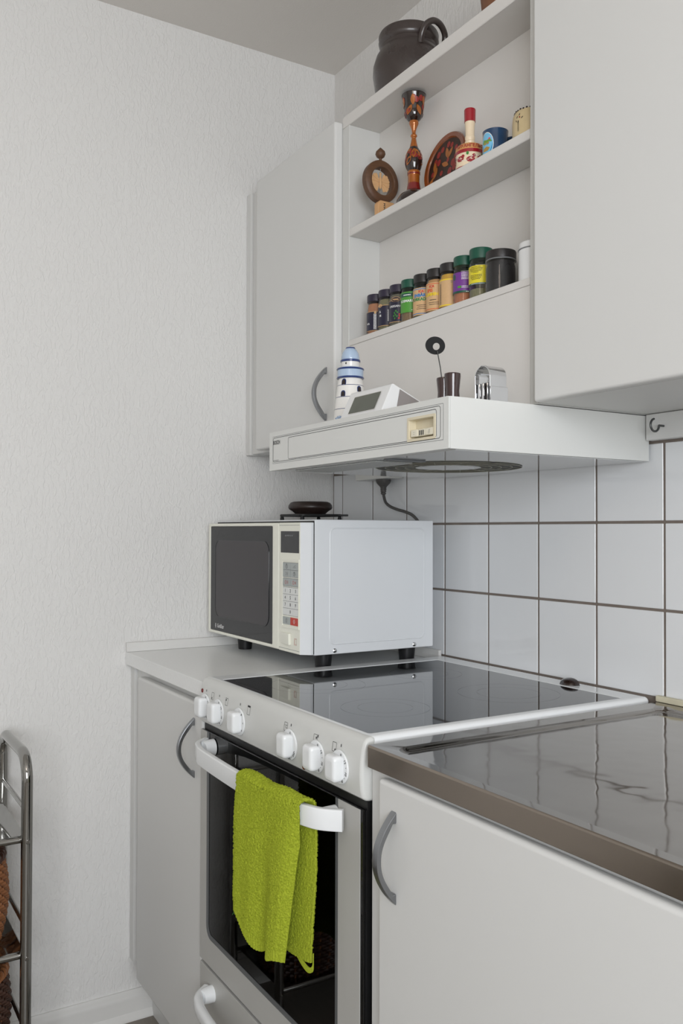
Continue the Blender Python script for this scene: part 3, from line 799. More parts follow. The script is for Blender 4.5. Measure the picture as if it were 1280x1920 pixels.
def keys(z0, z1, cols, rows, mats):
    wd, ht = (KX1 - KX0) / cols, (z1 - z0) / rows
    for r in range(rows):
        for c in range(cols):
            x, z = KX0 + c * wd, z1 - (r + 1) * ht
            obj('key', box(B(), x + 0.0004, x + wd - 0.0004, MY - 0.0016, MY - 0.0003, z + 0.0004, z + ht - 0.0004), mats[min(c, len(mats) - 1)], pad, smooth=False)
obj('key_bed', box(B(), KX0 - 0.0004, KX1 + 0.0004, MY - 0.0009, MY - 0.0004, 0.1079, 0.168), 'print_grey', pad, smooth=False)
obj('key_bed', box(B(), KX0 - 0.0004, KX1 + 0.0004, MY - 0.0009, MY - 0.0004, 0.1695, 0.1870), 'print_grey', pad, smooth=False)
obj('key_bed', box(B(), KX0 - 0.0004, KX1 + 0.0004, MY - 0.0009, MY - 0.0004, 0.1886, 0.2199), 'print_grey', pad, smooth=False)
keys(0.189, 0.2195, 2, 2, ['key_grey']); keys(0.170, 0.1865, 2, 1, ['key_grey']); keys(0.1083, 0.1676, 3, 4, ['key_white']); keys(0.0884, 0.1052, 2, 1, ['key_grey', 'key_red'])
KP = FP(0.0019); bm = B(); wd, ht = (KX1 - KX0) / 3, (0.1676 - 0.1083) / 4
for i, s in enumerate('123456789 0'):
    if s == ' ': continue
    cx, cz = KX0 + (i % 3 + 0.5) * wd, 0.1676 - (i // 3 + 0.5) * ht
    text(bm, s, 0.0098, lambda x, y: KP(cx + x * 0.95, cz + y), 0.0001)
hw = (KX1 - KX0) / 4
outline(bm, ell(KX0 + hw, 0.2115, 0.0042, 0.0046), 0.0007, KP); flat(bm, frect(KX0 + hw - 0.0012, KX0 + hw + 0.0012, 0.2162, 0.2175), KP); flat(bm, frect(KX0 + hw - 0.0004, KX0 + hw + 0.0004, 0.2115, 0.2145), KP)
outline(bm, [(KX0 + 3 * hw - 0.006, 0.2095), (KX0 + 3 * hw + 0.006, 0.2095), (KX0 + 3 * hw + 0.006, 0.2155)], 0.0007, KP)
outline(bm, [(KX0 + hw - 0.004, 0.1925), (KX0 + hw + 0.003, 0.1965), (KX0 + hw - 0.004, 0.2005)], 0.0007, KP); flat(bm, frect(KX0 + hw + 0.0036, KX0 + hw + 0.0043, 0.1925, 0.2005), KP)
outline(bm, ell(KX0 + 3 * hw, 0.1965, 0.0045, 0.0045), 0.0007, KP); flat(bm, frect(KX0 + 3 * hw, KX0 + 3 * hw + 0.0034, 0.1962, 0.1969), KP); flat(bm, frect(KX0 + 3 * hw - 0.0003, KX0 + 3 * hw + 0.0004, 0.1965, 0.2), KP)
outline(bm, ell(KX0 + hw, 0.0968, 0.0034, 0.0046, 8), 0.0007, KP)
obj('lettering', bm, 'print_black', pad, smooth=False)
bm = B()
for k, c in enumerate((KX0 + hw, KX0 + 3 * hw)):
    outline(bm, ell(c - 0.004, 0.1782, 0.0036, 0.004), 0.0007, KP)
    outline(bm, ell(c + 0.005, 0.1782, 0.0026, 0.0036, 4), 0.0007, KP)
    if k: flat(bm, frect(c + 0.0025, c + 0.0075, 0.1779, 0.1785), KP)
obj('symbol', bm, 'ink_red', pad, smooth=False, stuff=True)
bm = B(); outline(bm, ell(KX0 + 3 * hw, 0.0968, 0.0042, 0.0052, 4), 0.0008, KP); flat(bm, frect(KX0 + 3 * hw - 0.0004, KX0 + 3 * hw + 0.0004, 0.093, 0.1005), KP)
obj('symbol', bm, 'print_white', pad, smooth=False)
obj('open_button', prism(B(), [(0.434, MY), (0.434, MY - 0.0015), (0.4795, MY - 0.0062), (0.4795, MY)], 'z', 0.0465, 0.0705, 0.0006, 1), 'mw_cream', cpn)
bm = B(); outline(bm, frect(0.495, 0.5055, 0.0485, 0.062), 0.0008, FP(0.0004)); outline(bm, [(0.4975, 0.0512), (0.5055, 0.0485), (0.5055, 0.062), (0.4975, 0.0595)], 0.0006, FP(0.0004))
obj('symbol', bm, 'red_print', cpn, smooth=False)
for x, y in ((0.468, -0.300), (0.470, -0.080), (0.096, -0.312), (0.096, -0.08)):
    obj('foot', lathe(B(), [(0, 0), (0.0165, 0), (0.0170, 0.003), (0.0205, 0.0385), (0, 0.0388)], 24, (x, y, -0.0106)), 'rubber', t)

# ------------------------------------------------------------------ trivet and bowl on the microwave
tx, ty, tz = 0.232, -0.2, 0.3112
t = thing('trivet', 'black cast iron trivet on four feet on top of the microwave', 'trivet', (tx, ty, tz))
bm = B(); s = 0.059
prism(bm, rrect(tx - s, tx + s, ty - s, ty + s, 0.012, 4), 'z', tz + 0.0105, tz + 0.0165, 0.0012, 1, hole=rrect(tx - s + 0.012, tx + s - 0.012, ty - s + 0.012, ty + s - 0.012, 0.006, 4))
pl = obj('frame', bm, 'iron', t)
for i in range(5):
    a = -0.036 + i * 0.018
    obj('bar', box(B(), tx + a - 0.003, tx + a + 0.003, ty - s + 0.0121, ty + s - 0.0121, tz + 0.0112, tz + 0.016, 0.001, 1), 'iron', t)
obj('grip', prism(B(), [(tx + s - 0.006, ty + s - 0.020), (tx + s + 0.004, ty + s - 0.012), (tx + s + 0.012, ty + s + 0.006), (tx + s + 0.004, ty + s + 0.008), (tx + s - 0.012, ty + s + 0.0005)], 'z', tz + 0.0112, tz + 0.016, 0.001, 1), 'iron', t)
for sx in (-1, 1):
    for sy in (-1, 1):
        obj('foot', lathe(B(), [(0, 0), (0.0042, 0), (0.0052, 0.004), (0.004, 0.0105), (0, 0.0106)], 12, (tx + sx * 0.052, ty + sy * 0.052, tz)), 'iron', t)
t = thing('bowl', 'dark brown wooden bowl standing upside-down-looking and squat on the black trivet', 'bowl', (tx - 0.002, ty, tz + 0.0167), local=True)
t['label'] = 'squat dark brown wooden bowl with a rolled rim on the black trivet'
obj('shell', lathe(B(), [(0, 0), (0.037, 0), (0.0385, 0.002), (0.044, 0.007), (0.0525, 0.012), (0.0545, 0.0165), (0.0535, 0.022), (0.049, 0.028), (0.0425, 0.0305), (0.038, 0.029), (0.033, 0.02), (0, 0.012)], 48), 'dark_wood', t, angle=60)

# ------------------------------------------------------------------ socket and plug under the left wall cabinet
t = thing('wall_socket', 'white surface socket box on the tiles beneath the left wall cabinet', 'socket', (0.265, 0, 0.45))
bm = B(); box(bm, 0.190, 0.345, -0.045, -0.001, 0.4165, 0.482, 0.003, 2); obj('box', bm, 'socket_white', t)
t = thing('power_cord', 'grey plug and cord running from the socket down behind the microwave', 'cord', (0.29, -0.02, 0.30))
obj('plug', lathe(B(), [(0, 0.4163), (0.019, 0.4163), (0.0195, 0.413), (0.017, 0.407), (0.0088, 0.398), (0.0072, 0.395), (0.0072, 0.390), (0.005, 0.380), (0, 0.379)], 20, (0.290, -0.024, 0)), 'cord_grey', t)
bm = B()
for i in range(4): lathe(bm, [(0.005, 0.3785 + i * 0.0055), (0.0085 - 0.0006 * (3 - i), 0.380 + i * 0.0055), (0.0085 - 0.0006 * (3 - i), 0.3822 + i * 0.0055), (0.005, 0.3838 + i * 0.0055)], 14, (0.2905, -0.024, 0))
obj('strain_relief', bm, 'cord_grey', t, stuff=True)
obj('cord', tube(B(), bez([(0.2905, -0.024, 0.383), (0.294, -0.025, 0.374), (0.305, -0.027, 0.3585), (0.330, -0.03, 0.3475), (0.362, -0.031, 0.3395), (0.395, -0.03, 0.333), (0.422, -0.028, 0.324), (0.443, -0.026, 0.306), (0.452, -0.025, 0.28), (0.452, -0.025, 0.2)], 8), 0.0037, 10), 'cord_grey', t)

# ------------------------------------------------------------------ things on the cooker hood
# lighthouse
t = thing('lighthouse', 'small blue and white ceramic lighthouse on the cooker hood', 'figurine', (0.650, -0.345, 0.4882), local=True)
tower = [(0, 0), (0.0345, 0), (0.0335, 0.012), (0.0315, 0.035), (0.0285, 0.062), (0.0262, 0.082), (0.0240, 0.0955), (0.0235, 0.0975)]
obj('tower', lathe(B(), tower + [(0, 0.0975)], 40), 'lh_white', t)
obj('gallery', lathe(B(), [(0.0225, 0.0972), (0.0255, 0.0985), (0.0258, 0.116), (0.0235, 0.1195), (0.019, 0.1205), (0, 0.1205)], 40), 'lh_blue', t, label='pale blue gallery')
for z in (0.0995, 0.1165): obj('band', lathe(B(), [(0.0245, z - 0.0022), (0.0268, z - 0.0015), (0.0274, z), (0.0268, z + 0.0015), (0.0245, z + 0.0022)], 40), 'lh_navy', t, label='dark blue band')
obj('lantern', lathe(B(), [(0.0165, 0.1205), (0.018, 0.123), (0.018, 0.132), (0, 0.132)], 36), 'lh_white', t)
obj('band', lathe(B(), [(0.0165, 0.1305), (0.0195, 0.131), (0.0202, 0.133), (0.0195, 0.1352), (0.0165, 0.136)], 40), 'lh_navy', t, label='dark blue band')
obj('dome', lathe(B(), [(0.0175, 0.1355), (0.0180, 0.140), (0.0165, 0.148), (0.0125, 0.155), (0.0092, 0.158), (0, 0.158)], 36), 'lh_blue', t, label='pale blue dome')
obj('cap', lathe(B(), [(0.0094, 0.1575), (0.0098, 0.1588), (0.009, 0.1602), (0.006, 0.161), (0, 0.161)], 28), 'lh_navy', t, label='dark blue cap')
def tr(z):
    for (r0, z0), (r1, z1) in zip(tower[1:], tower[2:]):
        if z0 <= z <= z1: return r0 + (r1 - r0) * (z - z0) / (z1 - z0)
    return 0.018
def on_tower(phi, dr=0.0004, rfix=None):
    def f(x, z):
        r = (rfix or tr(z)); a = phi + x / r
        return ((r + dr) * math.cos(a), (r + dr) * math.sin(a), z)
    return f
for z in (0.0135, 0.0365, 0.0600, 0.0835): obj('line', lathe(B(), [(tr(z), z - 0.0006), (tr(z) + 0.0004, z), (tr(z + 0.0006), z + 0.0006)], 40), 'lh_navy', t)
A = math.radians(-62)
def arch(x, z, wd, h): return [(x - wd, z), (x + wd, z)] + [(x + wd * math.cos(math.radians(a)), z + h - wd + wd * math.sin(math.radians(a))) for a in range(0, 181, 30)]
for phi, zz in ((A, 0.0608), (A, 0.0842), (math.radians(8), 0.0700)):
    bm = B(); flat(bm, arch(0, zz, 0.0050, 0.0118), on_tower(phi, 0.0004)); o1 = obj('window', bm, 'lh_navy', t, smooth=False)
    bm = B(); flat(bm, arch(0, zz + 0.0001, 0.0036, 0.0095), on_tower(phi, 0.0009)); obj('opening', bm, 'lh_dark', o1, smooth=False)
bm = B(); flat(bm, ell(0, 0.1268, 0.0016, 0.002, 10), on_tower(math.radians(-60), 0.0004, 0.018)); obj('window', bm, 'lh_dark', t, smooth=False)
bm = B(); fz = on_tower(math.radians(-72), 0.0004)
N = 8
for i in range(N):
    x0, x1 = -0.0125 + i * 0.025 / N, -0.0125 + (i + 1) * 0.025 / N
    flat(bm, [(x0, 0.001), (x1, 0.001), (x1, 0.019 + 0.004 * (1 - abs((i + 1) / 4 - 1))), (x0, 0.019 + 0.004 * (1 - abs(i / 4 - 1)))], fz)
dd = obj('door', bm, 'lh_blue', t, smooth=False)
bm = B(); fz = on_tower(math.radians(-72), 0.0008)
for r in range(4):
    flat(bm, frect(-0.012, 0, 0.003 + r * 0.005, 0.0036 + r * 0.005), fz); flat(bm, frect(0, 0.012, 0.003 + r * 0.005, 0.0036 + r * 0.005), fz)
    for q in range(3): flat(bm, frect(-0.009 + q * 0.008 + (r % 2) * 0.004, -0.0085 + q * 0.008 + (r % 2) * 0.004, 0.003 + r * 0.005, 0.008 + r * 0.005), fz)
obj('painted_line', bm, 'lh_navy', dd, smooth=False)

# wedge shaped desk clock
t = thing('desk_clock', 'white wedge-shaped desk clock with a grey display on the cooker hood', 'clock', (0.83, -0.39, 0.4882))
tri = [(-0.4400, 0.4882), (-0.4180, 0.5350), (-0.4155, 0.5362), (-0.4125, 0.5352), (-0.3200, 0.4935), (-0.3180, 0.4882)]
obj('case', prism(B(), tri, 'x', 0.768, 0.9005, 0.002, 2), 'clock_white', t)
# sloped front face frame: from (y=-.4395,z=.489) to (y=-.4185,z=.534)
fd = Vector((0.0210, 0.0450)); fl = fd.length; fd /= fl; fn = Vector((-fd.y, fd.x))
FC = lambda d: (lambda x, v: (x, -0.4400 + fd.x * v + fn.x * d, 0.4882 + fd.y * v + fn.y * d))
bm = B(); pf = FC(0.0006)
bm2 = B(); flat(bm2, rrect(0.7905, 0.8790, 0.0050, 0.0420, 0.002, 4), FC(0.0004)); obj('display_bezel', bm2, 'trim_white', t, smooth=False)
flat(bm, rrect(0.7925, 0.8770, 0.0065, 0.0405, 0.002, 4), FC(0.0008)); obj('display', bm, 'lcd', t, smooth=False)
bm = B()
side = [(-0.4345, 0.4895), (-0.4165, 0.5310), (-0.4045, 0.5300), (-0.4105, 0.4895)]
flat(bm, [(-0.4095, 0.4895), (-0.4020, 0.5275), (-0.3260, 0.4935), (-0.3245, 0.4895)], lambda y, z: (0.9008, y, z))
obj('side_panel', bm, 'clock_grey', t, smooth=False, label='grey side panel')

# twin vase, ring ornament
t = thing('twin_vase', 'small glossy dark brown pair of joined vases at the front corner of the cooker hood', 'vase', (1.047, -0.405, 0.4882), local=True)
obj('tall_vase', lathe(B(), [(0, 0), (0.0108, 0), (0.0112, 0.006), (0.0106, 0.016), (0.0118, 0.028), (0.0128, 0.038), (0.0126, 0.0425), (0.0112, 0.0432), (0.0104, 0.040), (0.0095, 0.01), (0, 0.009)], 28), 'vase_brown', t)
obj('short_vase', lathe(B(), [(0, 0), (0.0100, 0), (0.0104, 0.006), (0.0098, 0.016), (0.011, 0.028), (0.0118, 0.036), (0.0114, 0.0385), (0.0102, 0.039), (0.009, 0.034), (0.0085, 0.01), (0, 0.009)], 28, (-0.0195, -0.0015, 0)), 'vase_brown', t)
t = thing('wire_flower', 'flat black disc with a round hole on a thin wire in the dark vase', 'ornament', (1.0275, -0.4065, 0.4978))
obj('stem', tube(B(), [(1.0275, -0.4065, 0.4985), (1.0170, -0.4055, 0.545), (1.0085, -0.405, 0.5725)], 0.0009, 8), 'hook_metal', t)
tb = bmesh.new(); bm = B()
prism(tb, ell(0, 0, 0.0158, 0.0140, 32), 'z', -0.002, 0.002, 0.0, hole=ell(0.002, -0.001, 0.0054, 0.0056, 32))
cdir = Vector((2.1132 - 1.0, -1.2508 + 0.405, 0.2877 - 0.585)).normalized()
qt = cdir.to_track_quat('Z', 'Y')
bmesh.ops.transform(tb, matrix=Matrix.Translation((1.003, -0.405, 0.5825)) @ qt.to_matrix().to_4x4() @ Matrix.Rotation(-0.25, 4, 'Z'), verts=tb.verts)
absorb(bm, tb); obj('disc', bm, 'disk_black', t, label='flat black disc with a round hole')

t = thing('napkin_ring', 'chrome arched band on a square foot at the right edge of the cooker hood', 'ornament', (1.079, -0.345, 0.4882))
hx = 0.0185; z0 = 0.4882
arc_o = [(1.066 + 0.0 + hx * math.cos(math.radians(a)), z0 + 0.0385 + hx * math.sin(math.radians(a))) for a in range(0, 181, 9)]
arc_i = [(1.066 + (hx - 0.0022) * math.cos(math.radians(a)), z0 + 0.0385 + (hx - 0.0022) * math.sin(math.radians(a))) for a in range(180, -1, -9)]
poly = [(1.066 + hx, z0)] + arc_o + [(1.066 - hx, z0), (1.066 - hx + 0.0022, z0)] + arc_i + [(1.066 + hx - 0.0022, z0)]
obj('band', prism(B(), poly, 'y', -0.362, -0.328, 0.0006, 1), 'chrome', t, angle=50)
obj('foot', box(B(), 1.066 + hx + 0.0002, 1.066 + hx + 0.0022, -0.3628, -0.3272, z0, z0 + 0.0225, 0.0005, 1), 'chrome', t)
for x in (1.0515, 1.0605, 1.0692): obj('inner_plate', box(B(), x, x + 0.006, -0.359, -0.331, z0 + 0.0002, z0 + 0.030, 0.001, 1), 'chrome', t)

# ------------------------------------------------------------------ the spice jars
CAM_PHI = math.atan2(-1.2508 + 0.235, 2.1132 - 0.75)
def cyl_place(r, phi, z0=0.0):
    return lambda x, y: (r * math.cos(phi + x / r), r * math.sin(phi + x / r), z0 + y)
def band_bm(r, z0, z1, a0=-180, a1=180, n=32, thick=0.0):
    return lathe(B(), [(r, z0), (r, z1)], n, a0=a0 + math.degrees(CAM_PHI), a1=a1 + math.degrees(CAM_PHI))
JZ = 0.6961
def jar(label, x, y, r, h, lid, lidmat, contents, fill, lab, rim=0.004, shoulder=True, ribbed=False):
    t = thing('spice_jar', label, 'jar', (x, y, JZ), local=True, group='spice jars on the lowest open shelf')
    hb = h - lid
    sh = [(r, hb - 0.013), (r * 0.965, hb - 0.006), (r * 0.9, hb - 0.001), (r * 0.9, hb + 0.002)] if shoulder else [(r, hb - 0.003), (r * 0.95, hb)]
    obj('glass', lathe(B(), [(0, 0), (r * 0.93, 0), (r, 0.003)] + sh, 32), 'jar_glass', t)
    top = hb - 0.004 if fill > 0.99 else 0.003 + (hb - 0.006) * fill
    ri = r - 0.0022
    prof2 = [(0, 0.003), (ri, 0.0035)] + ([(ri, top), (0, top + 0.001)] if top < hb - 0.013 else [(ri, hb - 0.0135), (r * 0.9 - 0.002, top), (0, top)])
    obj('contents', lathe(B(), prof2, 28), contents, t)
    lr = r * 0.975
    if not shoulder: obj('lip_highlight', lathe(B(), [(r * 0.95, hb - 0.0022), (r * 0.985, hb - 0.0016), (r * 0.985, hb - 0.0004), (r * 0.95, hb + 0.0002)], 32), 'print_grey', t)  # opaque grey ring paints the highlight on the glass lip
    obj('lid', lathe(B(), [(0.3 * lr, hb + 0.0004), (lr * 0.97, hb + 0.0004), (lr, hb + 0.0015), (lr, h - 0.002), (lr * 0.97, h), (0, h)], 36), lidmat, t)
    lab(t, r)
    return t
def L(t, r, z0, z1, mat, a0=-95, a1=95, name='label'):
    return obj(name, band_bm(r + 0.0004, z0, z1, a0, a1, 24), mat, t)
def TXT(l, r, items, mat, name='lettering'):
    bm = B()
    for s, size, ang, z, bold in items:
        text(bm, s, size, cyl_place(r + 0.0007, CAM_PHI + math.radians(ang), z), bold)
    return obj(name, bm, mat, l, smooth=False, stuff=True)
def lines(l, r, rows, mat, name='small_print'):
    """unreadable small print as thin dashes"""
    bm = B(); rnd = random.Random(3)
    for ang0, z, wd, h in rows:
        x = -wd / 2; p = cyl_place(r + 0.0007, CAM_PHI + math.radians(ang0), z)
        while x < wd / 2:
            s = rnd.uniform(0.001, 0.0028); flat(bm, frect(x, min(x + s, wd / 2), -h / 2, h / 2), p); x += s + 0.0006
    return obj(name, bm, mat, l, smooth=False)
def vlines(l, r, a, z0, z1, n, mat):
    bm = B(); rnd = random.Random(5)
    for i in range(n):
        p = cyl_place(r + 0.0007, CAM_PHI + math.radians(a + i * 4.2), 0); z = z0
        while z < z1:
            s = rnd.uniform(0.001, 0.003); flat(bm, frect(-0.0005, 0.0005, z, min(z + s, z1)), p); z += s + 0.0006
    return obj('small_print', bm, mat, l, smooth=False)
jr = 0.0205
def navy(t, r, z0=0.010, z1=0.046, band=True):
    l = L(t, r, z0, z1, 'label_navy', -120, 120)
    for z in (z0, z1): obj('gold_line', band_bm(r + 0.0006, z - 0.0005, z + 0.0005, -120, 120), 'ink_gold', l)
    return l
def lab1(t, r):
    l = navy(t, r, 0.011, 0.051); vlines(l, r, -12, 0.014, 0.046, 4, 'print_white'); TXT(l, r, [('NA', 0.006, -52, 0.026, 0.0001)], 'print_white')
    bm = B(); flat(bm, ell(0, 0, 0.003, 0.0026, 6), cyl_place(r + 0.0008, CAM_PHI + math.radians(-4), 0.0485)); obj('emblem', bm, 'ink_gold', l, smooth=False)
def lab2(t, r):
    l = navy(t, r, 0.013, 0.055); vlines(l, r, 2, 0.022, 0.046, 3, 'print_white'); TXT(l, r, [('A', 0.007, -48, 0.042, 0.0001), ('M', 0.007, -46, 0.034, 0.0001)], 'print_white')
    bm = B(); flat(bm, ell(0, 0, 0.006, 0.0034, 16), cyl_place(r + 0.0008, CAM_PHI + math.radians(-48), 0.055)); obj('emblem', bm, 'ink_gold', l, smooth=False)
def lab3(t, r):
    l = navy(t, r, 0.012, 0.056)
    bm = B(); flat(bm, ell(0, 0, 0.0105, 0.0052, 24), cyl_place(r + 0.0008, CAM_PHI + math.radians(-20), 0.0575)); e = obj('emblem', bm, 'ink_gold', l, smooth=False)
    bm = B(); flat(bm, ell(0, 0, 0.0094, 0.0042, 24), cyl_place(r + 0.0011, CAM_PHI + math.radians(-20), 0.0575)); obj('emblem_field', bm, 'label_navy', l, smooth=False)
    lines(l, r + 0.0006, [(-20, 0.0575, 0.013, 0.0022)], 'ink_gold', 'script')
    TXT(l, r, [('OREGANO', 0.0060, -22, 0.0435, 0.0001)], 'print_white')
    for m, pts in (('leaf_green', [(-26, .030), (-18, .034), (-10, .031), (-30, .024), (-20, .026), (-12, .023), (-24, .019)]), ('ink_red', [(2, .0235), (0, .019), (3, .027)])):
        bm = B()
        for a, z in pts: flat(bm, ell(0, 0, 0.0022, 0.0016, 8, a), cyl_place(r + 0.0008, CAM_PHI + math.radians(a), z))
        obj('printed_sprig', bm, m, l, smooth=False)
def lab4(t, r):
    l = L(t, r, 0.022, 0.063, 'label_green', -110, 110)
    obj('label_panel', band_bm(r + 0.0006, 0.053, 0.0605, -70, 22), 'label_dkgreen', l)
    lines(l, r, [(-22, 0.0565, 0.016, 0.002), (22, 0.030, 0.008, 0.0012), (10, 0.0265, 0.006, 0.0012)], 'print_white')
    TXT(l, r, [('ROSMARIN', 0.0068, -22, 0.0445, 0.0002)], 'print_white')
def lab5(t, r):
    l = L(t, r, 0.008, 0.061, 'label_kraft', -120, 120)
    for z in (0.0585, 0.011): obj('blue_line', band_bm(r + 0.0006, z - 0.0007, z + 0.0007, -120, 120), 'ink_blue', l)
    TXT(l, r, [('ICA', 0.0066, -14, 0.0535, 0.0003)], 'ink_red'); TXT(l, r, [('ENBÄR', 0.0080, -24, 0.0460, 0.0004)], 'ink_blue'); TXT(l, r, [('TORKADE', 0.0080, -26, 0.0385, 0.0004)], 'ink_green')
    lines(l, r, [(-4, 0.027, 0.026, 0.0011), (-4, 0.0235, 0.022, 0.0011), (-4, 0.020, 0.026, 0.0011)], 'print_black')
def lab6(t, r):
    l = L(t, r, 0.008, 0.061, 'label_kraft', -120, 120)
    for z in (0.0585, 0.011): obj('orange_line', band_bm(r + 0.0006, z - 0.0007, z + 0.0007, -120, 120), 'ink_orange', l)
    TXT(l, r, [('ICA', 0.0066, -30, 0.0535, 0.0003)], 'ink_red'); TXT(l, r, [('SPIS', 0.0080, -42, 0.0460, 0.0004)], 'ink_orange'); TXT(l, r, [('KUMMIN', 0.0080, -36, 0.0385, 0.0004)], 'ink_yellow')
    lines(l, r, [(-22, 0.028, 0.014, 0.0015), (-16, 0.023, 0.024, 0.0011), (-16, 0.0195, 0.022, 0.0011)], 'print_black')
def lab7(t, r):
    l = L(t, r, 0.007, 0.058, 'label_kraft', -120, 120)
    for z in (0.0565, 0.009): obj('yellow_line', band_bm(r + 0.0006, z - 0.0011, z + 0.0011, -120, 120), 'ink_yellow', l)
    TXT(l, r, [('2021', 0.0055, 14, 0.0515, 0.0)], 'print_grey').name = 'stamp'
    bm = B(); p = cyl_place(r + 0.0007, CAM_PHI + math.radians(20), 0.0165)
    for i in range(5):
        a = 1.2566 * i; flat(bm, ell(0.002 * math.cos(a), 0.002 * math.sin(a), 0.0012, 0.0012, 8), p)
    obj('emblem', bm, 'ink_red', l, smooth=False)
    vlines(l, r, -62, 0.012, 0.05, 2, 'print_black')
def lab8(t, r):
    l = L(t, r, 0.026, 0.060, 'label_purple', -115, 115)
    obj('label_band', band_bm(r + 0.0005, 0.0225, 0.0262, -115, 115), 'label_dkgreen', l)
    lines(l, r, [(4, 0.0575 - i * 0.0026, 0.016, 0.0011) for i in range(5)] + [(4, 0.034, 0.015, 0.001), (4, 0.0315, 0.015, 0.001), (12, 0.0242, 0.005, 0.0012)], 'print_white')
    bm = B(); flat(bm, frect(-0.0035, 0.0035, -0.002, 0.002), cyl_place(r + 0.0007, CAM_PHI + math.radians(-28), 0.033)); obj('leaf_mark', bm, 'label_green', l, smooth=False)
    bm = B(); flat(bm, ell(0, 0, 0.004, 0.0055, 16), cyl_place(r + 0.0007, CAM_PHI + math.radians(-62), 0.052)); obj('emblem', bm, 'label_dkgreen', l, smooth=False)
def lab9(t, r):
    l = L(t, r, 0.029, 0.060, 'label_yellow', -115, 115)
    obj('label_band', band_bm(r + 0.0005, 0.0262, 0.0292, -115, 115), 'label_dkgreen', l)
    lines(l, r, [(-30, 0.0575 - i * 0.0024, [0.019, 0.026, 0.024, 0.02, 0.01, 0, 0.022, 0.022, 0.019, 0.016][i] + 0.001, 0.001) for i in range(10) if i != 5], 'print_black')
    lines(l, r, [(-20, 0.0277, 0.026, 0.001)], 'print_white')
def lab0(t, r): pass
jar('spice jar with navy lid and brown powder, leftmost in the row', 0.5720, -0.232, jr, 0.0885, 0.0155, 'lid_navy', 'spice_brown', 1, lab1)
jar('spice jar with navy lid and navy label, second from the left, pale green herb inside', 0.6150, -0.232, jr, 0.0885, 0.0155, 'lid_navy', 'spice_green', 1, lab2)
jar('spice jar with navy lid and a gold oval emblem on its oregano label', 0.6575, -0.233, jr, 0.0885, 0.0155, 'lid_navy', 'spice_grey', 1, lab3)
jar('spice jar with green lid and bright green rosemary label', 0.6995, -0.234, jr, 0.0885, 0.0165, 'lid_green', 'spice_seed', 0.55, lab4)
jar('black-lidded spice jar, kraft label lettered in blue and green', 0.7415, -0.234, jr, 0.0885, 0.0165, 'lid_black', 'spice_grey', 0.6, lab5)
jar('black-lidded spice jar, kraft label lettered in orange and yellow', 0.7840, -0.234, jr, 0.0885, 0.0165, 'lid_black', 'spice_tan', 1, lab6)
jar('black-lidded spice jar with a plain kraft label between two yellow lines', 0.8250, -0.234, jr, 0.0885, 0.0165, 'lid_black', 'spice_yellow', 1, lab7)
jar('spice jar with green lid and purple label', 0.8660, -0.234, jr, 0.0905, 0.0175, 'lid_green', 'spice_rust', 0.8, lab8)
jar('spice jar with wide green lid and bright yellow label', 0.9125, -0.234, 0.0215, 0.0925, 0.0195, 'lid_green', 'spice_green', 0.25, lab9)
jar('wide unlabelled jar with black contents and black lid, right of the yellow-labelled jar', 0.9655, -0.2345, 0.0272, 0.0735, 0.0145, 'lid_black', 'spice_black', 1, lab0, shoulder=False)
t = thing('canister', 'white canister with a grey line under its lid, right end of spice shelf', 'canister', (1.0455, -0.2325, JZ), local=True)
obj('body', lathe(B(), [(0, 0), (0.025, 0), (0.026, 0.002), (0.026, 0.0545), (0, 0.0545)], 32), 'clock_white', t)
obj('seal', lathe(B(), [(0.024, 0.0544), (0.0266, 0.0546), (0.0266, 0.0565), (0.024, 0.0566)], 32), 'print_grey', t, label='grey line')
obj('lid', lathe(B(), [(0, 0.0566), (0.0252, 0.0566), (0.0256, 0.060), (0.0246, 0.0665), (0.022, 0.0685), (0, 0.0688)], 32), 'clock_white', t)

# ------------------------------------------------------------------ ornaments on the middle board
SZ = 0.9371
# wooden ring with a carved bird hanging in it
t = thing('ring_ornament', 'dark wooden ring with a pale carved bird hanging inside, leftmost on the middle shelf', 'ornament', (0.588, -0.2335, SZ), local=True)
zc0 = 0.0840; Ro, Ri, hd = 0.0425, 0.0285, 0.0095
prof = []
bm = B(); tb = bmesh.new(); N = 48; rings = []
cs_ = [(Ri, -hd), (Ri - 0.001, 0), (Ri, hd), (Ri + 0.003, hd + 0.0015), (Ro - 0.003, hd), (Ro, hd - 0.003), (Ro + 0.0005, 0), (Ro, -hd + 0.003), (Ro - 0.003, -hd), (Ri + 0.003, -hd - 0.0015)]
for i in range(N):
    a = 2 * math.pi * i / N
    rings.append([tb.verts.new((d, r * 0.97 * math.cos(a), zc0 + r * 1.04 * math.sin(a))) for r, d in cs_])
for i in range(N):
    for k in range(len(cs_)): tb.faces.new((rings[i][k], rings[i][(k + 1) % len(cs_)], rings[(i + 1) % N][(k + 1) % len(cs_)], rings[(i + 1) % N][k]))
absorb(bm, tb); obj('ring', bm, 'wood_brown', t)
obj('finial', lathe(B(), [(0, 0.125), (0.0034, 0.1255), (0.0030, 0.133), (0.0036, 0.1345), (0.0085, 0.138), (0.0108, 0.1435), (0.0095, 0.149), (0.005, 0.1535), (0.002, 0.1565), (0, 0.158)], 24), 'wood_brown', t)
